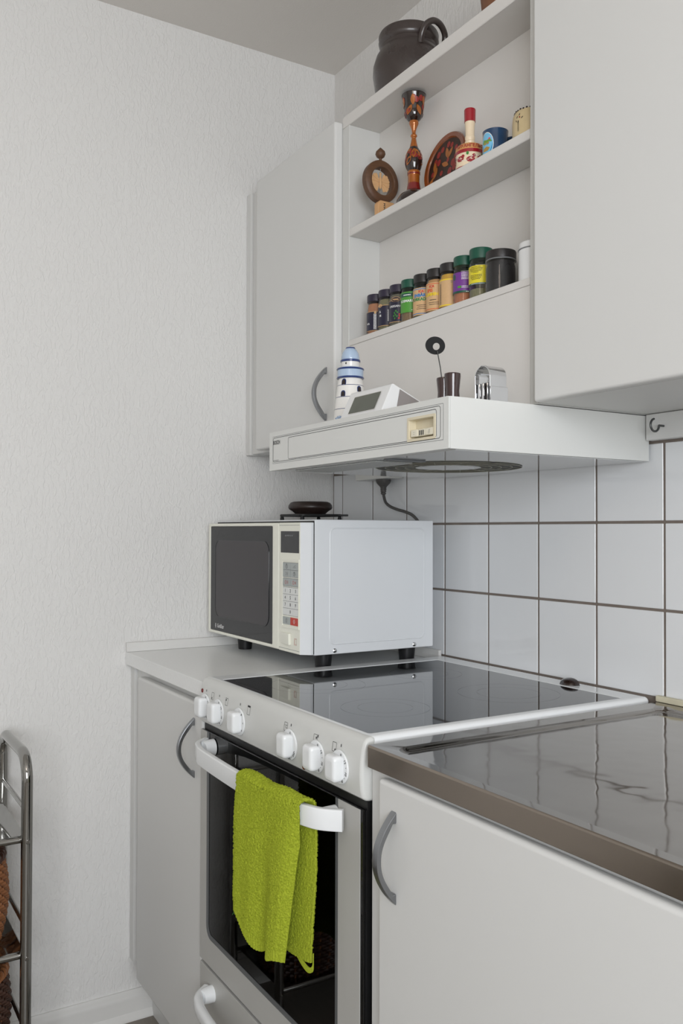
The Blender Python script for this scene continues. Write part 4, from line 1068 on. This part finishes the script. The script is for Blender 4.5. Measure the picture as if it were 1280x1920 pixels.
# foot: a light wooden block; the ring's lower edge sits in it
obj('foot', prism(B(), [(-0.024, 0), (0.020, 0), (0.020, 0.028), (0.015, 0.034), (-0.019, 0.034), (-0.024, 0.028)], 'x', 0.0132, 0.029, 0.0012, 1), 'wood_light', t, label='pale wooden block with dark marks')
bm = B(); p = lambda y, z: (0.0292, y - 0.003, z + 0.007)
for c in ((-0.006, 0.0185), (-0.006, 0.0105)): flat(bm, [(c[0] - 0.003, c[1] + 0.003), (c[0] + 0.003, c[1] + 0.003), (c[0], c[1])], p); flat(bm, [(c[0] - 0.003, c[1] - 0.003), (c[0] + 0.003, c[1] - 0.003), (c[0], c[1])], p)
flat(bm, frect(-0.010, -0.002, 0.0045, 0.0062), p)
obj('mark', bm, 'print_black', t, smooth=False)
bird = obj('bird', lathe(B(), [(0, -0.018), (0.0022, -0.014), (0.0036, -0.006), (0.003, 0.004), (0.0018, 0.012), (0.0026, 0.016), (0, 0.021)], 14, (0, 0.0, zc0 + 0.002)), 'shaving', t, label='pale shaved-wood bird')
for sg in (-1, 1):
    nf = 9
    for i in range(nf):
        be_ = math.radians(32 + i * 15.5)
        dy, dz = sg * math.sin(be_), math.cos(be_)
        L_ = 0.0215 - 0.002 * (i in (0, nf - 1)) + 0.0015 * (i > 5)
        pts = ((0.003, 0.0009), (0.010, 0.0020), (0.017, 0.0031), (0.0198, 0.0027), (0.0208, 0.0012))
        pol = [(u * L_ / 0.0205, wv) for u, wv in pts] + [(u * L_ / 0.0205, -wv) for u, wv in pts[::-1]]
        bm = B(); prism(bm, [(sg * 0.0015 + u * dy - wv * dz, zc0 + 0.001 + u * dz + wv * dy) for u, wv in pol], 'x', -0.0012 + 0.0007 * (i % 2), -0.0003 + 0.0007 * (i % 2), 0)
        obj('feather', bm, 'shaving', bird, smooth=False)
obj('thread', tube(B(), [(0, 0, zc0 + 0.022), (0, 0, zc0 + Ri * 1.03)], 0.0003, 5), 'print_white', t)

# painted candlestick
t = thing('candlestick', 'tall turned candlestick painted gold, red and black with leaves', 'candlestick', (0.7005, -0.2285, SZ), local=True)
H = 0.2205
def seg(name, pr, mat): return obj(name, lathe(B(), pr, 40), mat, t, angle=55)
seg('base', [(0, 0), (0.0345, 0), (0.0355, 0.004), (0.0335, 0.012), (0.028, 0.020), (0.0195, 0.026), (0.0145, 0.030), (0, 0.030)], 'lacquer_black')
seg('foot_stem', [(0.0145, 0.030), (0.0136, 0.034), (0.0122, 0.0435)], 'lacquer_red')
seg('gold_ring', [(0.0122, 0.0435), (0.0118, 0.046), (0.0118, 0.0585), (0.0124, 0.0605)], 'lacquer_gold')
seg('red_ring', [(0.0124, 0.0605), (0.0130, 0.0615), (0.0127, 0.0635)], 'lacquer_red')
seg('gold_ring', [(0.0127, 0.0635), (0.0132, 0.0655), (0.0120, 0.0685)], 'lacquer_gold')
bulb = [(0.0120, 0.0685), (0.0148, 0.0745), (0.0168, 0.0830), (0.0173, 0.0895), (0.0163, 0.0990), (0.0128, 0.1090), (0.0086, 0.1165)]
bo = seg('bulb', bulb, 'lacquer_black')
seg('neck', [(0.0086, 0.1165), (0.0060, 0.127), (0.0046, 0.1350), (0.0048, 0.1365), (0.0067, 0.1385), (0.0067, 0.1410), (0.0046, 0.1430), (0.0037, 0.1460), (0.0050, 0.1530), (0.0088, 0.1620), (0.0098, 0.1645), (0.0092, 0.169)], 'lacquer_gold')
cupp = [(0.0092, 0.169), (0.0125, 0.1715), (0.0160, 0.176), (0.0178, 0.182), (0.0191, 0.191), (0.0206, 0.203), (0.0224, 0.2115), (0.0246, 0.2185)]
co = seg('cup', cupp + [(0.0248, 0.2205), (0.0236, 0.2205), (0.019, 0.208), (0.012, 0.19), (0, 0.185)], 'lacquer_black')
def on_prof(prf, phi, dr=0.0004):
    def f(x, z):
        r = prf[-1][0]
        for (r0, z0), (r1, z1) in zip(prf, prf[1:]):
            if z0 <= z <= z1: r = r0 + (r1 - r0) * (z - z0) / (z1 - z0)
        a = phi + x / max(r, 0.008)
        return ((r + dr) * math.cos(a), (r + dr) * math.sin(a), z)
    return f
def leaf(cx, cz, ln, wd, rot, n=8):
    o = []
    for i in range(n + 1): u = -1 + 2 * i / n; o.append((u * ln, wd * (1 - u * u)))
    for i in range(1, n): u = 1 - 2 * i / n; o.append((u * ln, -wd * (1 - u * u)))
    c, s2 = math.cos(rot), math.sin(rot)
    return [(cx + x * c - y * s2, cz + x * s2 + y * c) for x, y in o]
for par, prf, zs in ((bo, bulb, (0.076, 0.112)), (co, cupp, (0.176, 0.214))):
    rnd = random.Random(11 if par is bo else 5)
    for mat, nm, cnt in (('berry', 'painted_berry', 16), ('lacquer_gold', 'painted_leaf', 12)):
        bm = B()
        for i in range(cnt):
            phi = CAM_PHI + 2 * math.pi * (i + (0.5 if mat == 'berry' else 0)) / cnt + rnd.uniform(-.2, .2)
            z = rnd.uniform(*zs)
            z = min(max(z, zs[0] + 0.004), zs[1] - 0.006)
            if mat == 'berry': flat(bm, ell(0, z, 0.0052, 0.0058, 14), on_prof(prf, phi, 0.0004))
            else: flat(bm, leaf(0, min(max(z, zs[0] + .010), zs[1] - .010), 0.0105, 0.0046, rnd.uniform(0.9, 2.2)), on_prof(prf, phi, 0.0008))
        obj(nm, bm, mat, par, smooth=False, stuff=True)

# painted plate
t = thing('painted_plate', 'round lacquered plate painted with red berries, between the candlestick and the wooden bell', 'plate', (0.774, -0.2225, SZ + 0.0018), local=True, rot=(math.radians(-10), 0, 0))
pr_ = 0.0625; ks = pr_ / 0.0565
obj('rim', lathe(B(), [(0, 0), (0.055, 0), (pr_ - 0.001, 0.003), (pr_, 0.006), (pr_ - 0.002, 0.0095), (0.0525, 0.0085), (0.0505, 0.006), (0, 0.006)], 48, (0, 0.010, pr_), axis='y'), 'plate_rim', t)
# lathe axis y points towards -y: face at y = 0.010-0.006
pf = lambda d: (lambda x, z: (x, 0.0038 - d, pr_ + z))
bm = B(); flat(bm, [(x, z) for x, z in ell(0, 0, 0.0505, 0.0505, 40)], pf(0)); cen = obj('painted_field', bm, 'plate_center', t, smooth=False)
rnd = random.Random(4)
bm = B(); bm2 = B()
for x, z, s in ((-.022, .024, 1), (-.012, .030, .9), (-.028, .012, .9), (-.018, .008, 1), (.004, .034, .9), (.024, -.006, 1.1), (.030, -.016, 1.1), (.018, -.020, 1.1), (.030, .004, .9), (-.032, -.010, .8), (-.014, -.036, 1), (.004, -.034, .8), (.014, .030, .8), (.028, .020, .8), (-.006, -.016, .8), (.008, .004, .7)):
    flat(bm, ell(x * ks, z * ks, 0.0058 * s, 0.0070 * s, 14), pf(0.0003))
for x, z, r in ((.003, .019, 1.9), (.012, .016, 1.0), (.002, -.002, 2.7), (-.024, -.010, 1.3), (-.034, -.026, 1.1), (.004, -.040, .5), (-.028, .002, 1.8)):
    flat(bm2, leaf(x * ks, z * ks, 0.0125, 0.0050, r), pf(0.0005))
obj('painted_berry', bm, 'berry', cen, smooth=False, stuff=True); obj('painted_leaf', bm2, 'leaf_gold', cen, smooth=False, stuff=True)

# wooden hand bell
t = thing('wooden_bell', 'turned wooden hand bell with red top, cream handle and painted red scrolls', 'bell', (0.876, -0.2295, SZ), local=True)
br = 0.0262
prf = [(br + 0.0005, 0), (br, 0.006), (br, 0.0405), (br - 0.0008, 0.0465)]
bd = obj('body', lathe(B(), [(0, 0.003), (br - 0.004, 0)] + prf + [(br - 0.004, 0.0500), (0.008, 0.0515), (0, 0.0515)], 40), 'bell_cream', t)
obj('handle', lathe(B(), [(0.0080, 0.0512), (0.0085, 0.056), (0.0096, 0.0600), (0.0082, 0.0622), (0.0092, 0.0665), (0.0092, 0.0690), (0.0080, 0.0715), (0.0082, 0.080), (0.0086, 0.088), (0.0094, 0.0965), (0, 0.0965)], 28), 'bell_cream', t)
obj('top', lathe(B(), [(0, 0.0965), (0.0102, 0.0966), (0.0106, 0.1185), (0.0100, 0.1200), (0, 0.1215)], 28), 'bell_red', t, label='red top')
ph = lambda a: CAM_PHI + math.radians(a)
obj('wood_band', lathe(B(), [(br + 0.0003, 0.0385), (br + 0.0002, 0.0408), (br - 0.0004, 0.0468), (br - 0.0035, 0.0502)], 40), 'bell_wood', bd)
obj('red_band', lathe(B(), [(br + 0.0003, 0.0325), (br + 0.0004, 0.0388)], 40), 'bell_red', bd)
obj('red_band', lathe(B(), [(br + 0.0009, 0.0), (br + 0.0005, 0.005), (br + 0.0003, 0.0085)], 40), 'bell_red', bd)
bm = B(); text(bm, 'АРХАНГЕЛЬСК', 0.0082, lambda x, y: cyl_place(br + 0.0006, ph(2), 0.0435)(x, y), 0.0002); obj('lettering', bm, 'bell_red', bd, smooth=False)
bm = B()
for k in range(5):
    cx = (k - 2) * 0.020; sg = 1 if k % 2 else -1
    flat(bm, ell(0, 0, 0.0078, 0.0050, 20), cyl_place(br + 0.0005, ph(0) + cx / br, 0.0205 + sg * 0.0015))
    flat(bm, ell(0.006, 0.0052, 0.0032, 0.0030, 12), cyl_place(br + 0.0005, ph(0) + cx / br, 0.0205))
obj('painted_scroll', bm, 'bell_red', bd, smooth=False, stuff=True)
bm = B()
for k in range(34):
    x = -0.045 + k * 0.0027; z = 0.0215 + 0.0050 * math.sin(x * 155)
    flat(bm, ell(0, 0, 0.0008, 0.0008, 6), cyl_place(br + 0.0008, ph(0) + x / br, z))
obj('painted_dots', bm, 'print_white', bd, smooth=False, stuff=True)
bm = B(); flat(bm, ell(0, 0, 0.0024, 0.0032, 12), cyl_place(br + 0.0009, ph(-12), 0.0300)); flat(bm, ell(0, 0, 0.0024, 0.0032, 12), cyl_place(br + 0.0009, ph(52), 0.0290)); obj('painted_leaf', bm, 'leaf_green', bd, smooth=False)

# blue mug
t = thing('mug', 'small dark blue glazed mug with a painted seaside scene', 'mug', (0.9455, -0.2295, SZ), local=True)
gr = 0.0222
obj('body', lathe(B(), [(0, 0), (gr - 0.002, 0), (gr, 0.003), (gr, 0.046), (gr + 0.0006, 0.0505), (gr - 0.001, 0.0515), (gr - 0.0025, 0.049), (gr - 0.003, 0.006), (0, 0.005)], 36), 'mug_blue', t)
obj('handle', tube(B(), bez([(gr * 0.5, gr * 0.84, 0.040), (gr * 0.76, gr * 1.25, 0.040), (gr * 0.86, gr * 1.42, 0.026), (gr * 0.76, gr * 1.25, 0.011), (gr * 0.5, gr * 0.84, 0.010)], 8), 0.0035, 10), 'mug_blue', t)
pic = band_bm(gr + 0.0004, 0, 0.001)  # placeholder geometry replaced below
pic.free()
bm = B(); N = 24; mp_ = cyl_place(gr + 0.0004, ph(-48), 0.0235)
for i in range(N):
    a0_, a1_ = math.pi * i / N - math.pi / 2, math.pi * (i + 1) / N - math.pi / 2
    x0, x1 = 0.0135 * math.sin(a0_), 0.0135 * math.sin(a1_); z0_, z1_ = 0.0205 * math.cos(a0_), 0.0205 * math.cos(a1_)
    flat(bm, [(x0, -z0_), (x1, -z1_), (x1, z1_), (x0, z0_)], mp_)
pic = obj('picture', bm, 'mug_sky', t, smooth=False, label='painted oval seaside picture')
def patch(name, mat, pts, d):
    bm = B(); flat(bm, pts, cyl_place(gr + 0.0004 + d, ph(-48), 0.0235)); obj(name, bm, mat, pic, smooth=False)
patch('painted_sea', 'mug_sea', [(-0.006, -0.018), (0.006, -0.018), (0.0115, -0.008), (0.013, 0.001), (0.002, 0.001), (-0.009, -0.001), (-0.0112, -0.010)], 0.0003)
patch('painted_hill', 'mug_hill', [(-0.010, 0.003), (0.0, 0.002), (0.012, 0.004), (0.008, 0.0085), (0.001, 0.0075), (-0.006, 0.0095)], 0.0006)
patch('painted_roof', 'mug_pink', [(0.003, 0.008), (0.010, 0.0085), (0.007, 0.0115)], 0.0008)
patch('painted_rock', 'mug_rock', [(-0.008, -0.011), (0.004, -0.0115), (0.008, -0.0065), (0.001, -0.0035), (-0.006, -0.006)], 0.0008)
patch('painted_rock', 'mug_rock', [(-0.006, 0.0005), (0.005, 0.0), (0.007, 0.0030), (-0.002, 0.0040)], 0.0008)
bm = B()
for i in range(N):
    a0_, a1_ = 2 * math.pi * i / N, 2 * math.pi * (i + 1) / N
    flat(bm, [(0.0135 * math.cos(a0_), 0.0205 * math.sin(a0_)), (0.0135 * math.cos(a1_), 0.0205 * math.sin(a1_)), (0.0144 * math.cos(a1_), 0.0216 * math.sin(a1_)), (0.0144 * math.cos(a0_), 0.0216 * math.sin(a0_))], cyl_place(gr + 0.0006, ph(-48), 0.0235))
obj('picture_edge', bm, 'print_white', pic, smooth=False)

# beige pot
t = thing('beige_pot', 'beige glazed pot with a dark beaded rim, rightmost on the middle shelf', 'pot', (1.035, -0.2285, SZ), local=True)
obj('body', lathe(B(), [(0, 0), (0.030, 0), (0.0315, 0.004), (0.0322, 0.030), (0.031, 0.041), (0.028, 0.047), (0.026, 0.046), (0.0285, 0.038), (0.028, 0.006), (0, 0.005)], 36), 'beige_glaze', t)
bm = B()
for i in range(30):
    a = 2 * math.pi * i / 30; disc(bm, (0.0275 * math.cos(a), 0.0275 * math.sin(a), 0.0460 + 0.0006 * (i % 2)), 0.0016, 0.0022, n=8)
obj('rim_bead', bm, 'lh_dark', t, stuff=True)
bm = B(); q3 = cyl_place(0.0325, ph(-46), 0)
for x, z, a in ((-.004, .034, 1.0), (0.001, .037, 1.2), (-.006, .028, 2), (.006, .031, .6), (-0.002, .026, 1.4)): flat(bm, leaf(x, z, 0.0026, 0.0008, a), q3)
flat(bm, frect(-0.0012, -0.0006, 0.010, 0.028), q3); flat(bm, frect(-0.003, -0.0024, 0.010, 0.026), q3)
obj('painted_flower', bm, 'lh_dark', t, smooth=False)
bm = B(); flat(bm, ell(0.0015, 0.0325, 0.0013, 0.0013, 8), cyl_place(0.0328, ph(-46), 0)); obj('painted_bud', bm, 'bell_red', t, smooth=False)

# ------------------------------------------------------------------ pots on the top board
TZ = 1.1886
t = thing('clay_jug', 'large dark brown glazed clay pot with a loop handle on the top board', 'pot', (0.5585, -0.140, TZ), local=True)
jp = [(0, 0), (0.056, 0), (0.058, 0.003), (0.064, 0.026), (0.0735, 0.062), (0.0785, 0.094), (0.0775, 0.114), (0.071, 0.135), (0.0630, 0.148), (0.0605, 0.154), (0.0608, 0.158), (0.0650, 0.1625), (0.0662, 0.168), (0.0652, 0.1745), (0.0662, 0.180), (0.0640, 0.1850), (0.0605, 0.1855), (0.057, 0.181), (0.054, 0.158), (0.068, 0.13), (0.071, 0.09), (0.055, 0.02), (0, 0.012)]
obj('body', lathe(B(), jp, 56), 'pot_glaze', t)
hp = []
for dl, r, z in ((-25, 0.068, 0.136), (-25, 0.076, 0.150), (-21, 0.082, 0.166), (-11, 0.083, 0.178), (0, 0.082, 0.182), (11, 0.083, 0.178), (21, 0.084, 0.166), (25, 0.080, 0.150), (25, 0.070, 0.134)):
    a = math.radians(11 + dl); hp.append((r * math.cos(a), r * math.sin(a), z))
obj('handle', tube(B(), bez(hp, 6), 0.0065, 14), 'pot_glaze', t)
t = thing('clay_pot', 'reddish brown clay pot at the right end of the top board', 'pot', (0.930, -0.150, TZ), local=True)
obj('body', lathe(B(), [(0, 0), (0.064, 0), (0.0655, 0.004), (0.074, 0.05), (0.078, 0.09), (0.072, 0.12), (0.066, 0.13), (0.062, 0.128), (0.07, 0.09), (0.06, 0.01), (0, 0.01)], 48), 'terracotta', t)

# ------------------------------------------------------------------ green towel over the oven handle
def towel():
    t = thing('hand_towel', 'lime green terry towel hung over the oven door handle', 'towel', (0.89, -0.635, -0.13))
    NU, NV = 210, 480
    xc = 0.8985
    ybar = lambda x: DY + bar_y(min(x, 1.02))
    VB, VT = 0.42, 0.50            # v<VB back flap, VB..VT over the bar, v>VT front flap
    verts, faces = [], []
    zt = -0.1035
    def sm(a): return a * a * (3 - 2 * a)
    for j in range(NV + 1):
        v = j / NV
        for i in range(NU + 1):
            u = i / NU
            if v < VB:
                k = 1 - v / VB                                    # 1 at the bottom of the back flap
                xl, xr = 0.828 + 0.006 * k, 1.006 - 0.004 * k + 0.003 * math.sin(k * 5)
                x = xl + (xr - xl) * u
                zb = -0.357 + 0.020 * sm(u) - 0.004 * math.sin(u * 9)
                z = zt - 0.006 + (zb - zt + 0.006) * k
                y = ybar(x) + 0.0175 + 0.0015 * math.sin(u * 14 + k * 2) * k
                y = min(y, DY - 0.0075)
            elif v < VT:
                a = (v - VB) / (VT - VB) * math.pi
                xl = 0.828 - 0.010 * sm((v - VB) / (VT - VB)); xr = 1.006 - 0.004 * sm((v - VB) / (VT - VB))
                x = xl + (xr - xl) * u
                y = ybar(x) + 0.0055 + 0.0110 * math.cos(a)
                z = zt - 0.004 + 0.008 * math.sin(a) + 0.002 * math.sin(u * 11) * math.sin(a)
            else:
                k = (v - VT) / (1 - VT)
                xl = 0.818 + 0.003 * k; xr = 1.002 - 0.030 * k ** 1.2
                x = xl + (xr - xl) * u
                hem = -0.318 - 0.034 * sm(min(1, u / 0.45)) + 0.010 * max(0, u - 0.55) / 0.45 + 0.0025 * math.sin(u * 22)
                z = zt - 0.005 + (hem - zt + 0.005) * k
                f = 0.0065 * k * math.sin((u - 0.08) * 8.4 + 0.5) + 0.003 * k * math.sin(u * 17 + 1) + 0.004 * k * u
                edge = max(0, u - 0.9) / 0.1
                y = ybar(x) - 0.0065 - 0.004 * min(1, k * 3) - f + 0.012 * edge ** 2 * min(1, k * 4)
            verts.append(Vector((x, y, z)))
    W = NU + 1
    # terry loops: displace along normals by noise
    nrm = [None] * len(verts)
    for j in range(NV + 1):
        for i in range(W):
            a = verts[j * W + min(i + 1, NU)] - verts[j * W + max(i - 1, 0)]
            b = verts[min(j + 1, NV) * W + i] - verts[max(j - 1, 0) * W + i]
            nrm[j * W + i] = b.cross(a).normalized()
    th = 0.0026
    out, inn = [], []
    for q_, (p, n) in enumerate(zip(verts, nrm)):
        j = q_ // W; v = j / NV
        hemf = min(1, min(v, 1 - v) / 0.045)
        hemf = 0.15 if hemf < 0.8 else 1.0
        d = (0.5 - abs(noise.noise(p * 300))) * 0.0038 + noise.noise(p * 600 + Vector((7, 3, 1))) * 0.0018 - 0.001
        rib = 0 if hemf == 1.0 else 0.0005 * math.sin(p.x * 1500)
        out.append(p + n * (th + d * hemf + rib - (1 - hemf) * 0.0008)); inn.append(p - n * (th * 0.5 + d * 0.6))
    me = bpy.data.meshes.new('cloth'); N = len(verts)
    for j in range(NV):
        for i in range(NU):
            a, b, c, d = j * W + i, j * W + i + 1, (j + 1) * W + i + 1, (j + 1) * W + i
            faces.append((a, b, c, d)); faces.append((N + a, N + d, N + c, N + b))
    for j in range(NV):
        for i in (0, NU):
            a, d = j * W + i, (j + 1) * W + i; faces.append((a, d, N + d, N + a) if i == 0 else (a, N + a, N + d, d))
    for i in range(NU):
        for j in (0, NV):
            a, b = j * W + i, j * W + i + 1; faces.append((a, N + a, N + b, b) if j == 0 else (a, b, N + b, N + a))
    me.from_pydata([tuple(p - Vector(t.location)) for p in out] + [tuple(p - Vector(t.location)) for p in inn], [], faces)
    me.update(); me.materials.append(MATS['terry_green']); me.shade_smooth()
    o = bpy.data.objects.new('cloth', me); COL.objects.link(o); o.parent = t
    # hanging tab at the lower right of the back flap
    bm = B()
    ptsu = [(0.962, -0.339), (0.978, -0.349), (0.992, -0.355), (1.001, -0.350), (1.002, -0.332)]
    tp = bez([(x, DY + bar_y(x) + 0.019, z) for x, z in ptsu], 6)
    for a, b in zip(tp, tp[1:]):
        pa, pb = Vector(a), Vector(b); wv = Vector((0, 0, 0.008))
        vs = [bm.verts.new(q) for q in (pa, pb, pb + wv, pa + wv, pa - Vector((0, .002, 0)), pb - Vector((0, .002, 0)), pb + wv - Vector((0, .002, 0)), pa + wv - Vector((0, .002, 0)))]
        for f in ((0, 1, 2, 3), (4, 7, 6, 5), (0, 4, 5, 1), (3, 2, 6, 7)): bm.faces.new([vs[i] for i in f])
    obj('hanging_tab', bm, 'terry_green', t)
    obj('loose_thread', tube(B(), [(0.822, -0.662, -0.317), (0.816, -0.664, -0.324), (0.808, -0.664, -0.332)], 0.0005, 5), 'leaf_green', t)
towel()

# ------------------------------------------------------------------ chrome rack with baskets at the lower left
RY0, RY1, RXB, RXF = -0.877, -1.42, 0.03, 0.288
t = thing('chrome_rack', 'chrome tube shelf rack standing against the left wall', 'rack', (0.16, -1.15, FZ))
for y in (RY0, RY1):
    pts = [(RXF, y, FZ), (RXF, y, -0.215)] + [(RXF - 0.05 + 0.05 * math.cos(math.radians(a)), y, -0.215 + 0.05 * math.sin(math.radians(a))) for a in range(10, 91, 10)]
    pts += [(RXB + 0.05 + 0.05 * math.cos(math.radians(a)), y, -0.215 + 0.05 * math.sin(math.radians(a))) for a in range(90, 181, 10)] + [(RXB, y, FZ)]
    obj('side_frame', tube(B(), pts, 0.0112, 18), 'rack_chrome', t)
    for z in (-0.273, -0.503, -0.705): obj('side_rod', tube(B(), [(RXB, y, z), (RXF, y, z)], 0.005, 12), 'rack_chrome', t)
for z in (-0.332, -0.562, -0.79):
    for x in (RXF - 0.012, RXB + 0.012): obj('shelf_rail', tube(B(), [(x, RY0 - 0.004, z), (x, RY1 + 0.004, z)], 0.0075, 12), 'rack_chrome', t)
    obj('shelf_plate', prism(B(), [(RY0 - 0.002, z + 0.012), (RY0 - 0.004, z + 0.0125), (RY0 - 0.016, z + 0.003), (RY0 - 0.030, z + 0.001), (RY1 + 0.030, z + 0.001), (RY1 + 0.016, z + 0.003), (RY1 + 0.004, z + 0.0125), (RY1 + 0.002, z + 0.012), (RY1 + 0.015, z), (RY1 + 0.030, z - 0.001), (RY0 - 0.030, z - 0.001), (RY0 - 0.015, z)], 'x', RXB + 0.012, RXF - 0.012), 'rack_chrome', t)
    obj('rivet', disc(B(), (RXF + 0.0105, RY0, z), 0.004, 0.0022, 'x', 12, 0.0008), 'rack_chrome', t)
def basket(name, label, cx, cy, z, r, h, m1, m2):
    t = thing(name, label, 'basket', (cx, cy, z), local=True, group='wicker baskets on the chrome rack')
    rows = int(h / 0.0085); n = 64
    bm = B(); 
    for k in range(rows):
        f = k / rows; rr = r * (0.82 + 0.18 * math.sin(f * math.pi * 0.75 + 0.3)); zz = 0.005 + k * 0.0085
        tube(bm, [((rr + 0.0032 * (1 if (i + k) % 2 else -1)) * math.cos(2 * math.pi * i / n), (rr + 0.0032 * (1 if (i + k) % 2 else -1)) * math.sin(2 * math.pi * i / n), zz) for i in range(n)], 0.0046, 6, closed=True)
    obj('weave', bm, m1, t, stuff=True)
    obj('bottom', disc(B(), (0, 0, 0.0), r * 0.85, 0.004, n=40), m1, t)
    rr = r * (0.82 + 0.18 * math.sin(math.pi * 0.75 + 0.3)) + 0.003
    for q in range(3):
        obj('rim_strand', tube(B(), [((rr + 0.0055 * math.cos(i * 0.9 + q * 2.094)) * math.cos(2 * math.pi * i / 96), (rr + 0.0055 * math.cos(i * 0.9 + q * 2.094)) * math.sin(2 * math.pi * i / 96), h + 0.0055 * math.sin(i * 0.9 + q * 2.094)) for i in range(96)], 0.0042, 6, closed=True), m2, t)
    nst = 22; bm = B()
    for i in range(nst):
        a = 2 * math.pi * i / nst; tube(bm, [(r * (0.82 + 0.18 * math.sin(f * math.pi * 0.75 + 0.3)) * math.cos(a) * 1.0, r * (0.82 + 0.18 * math.sin(f * math.pi * 0.75 + 0.3)) * math.sin(a), f * h) for f in (0, .25, .5, .75, 1)], 0.003, 6)
    obj('stake', bm, m2, t, stuff=True)
basket('wicker_basket', 'light brown wicker basket on the middle level of the chrome rack', 0.160, -1.004, -0.5613, 0.110, 0.175, 'rattan', 'rattan_dark')
basket('wicker_basket', 'dark brown wicker basket on the lower level of the chrome rack', 0.160, -0.997, -0.7893, 0.110, 0.165, 'rattan_dark', 'rattan')
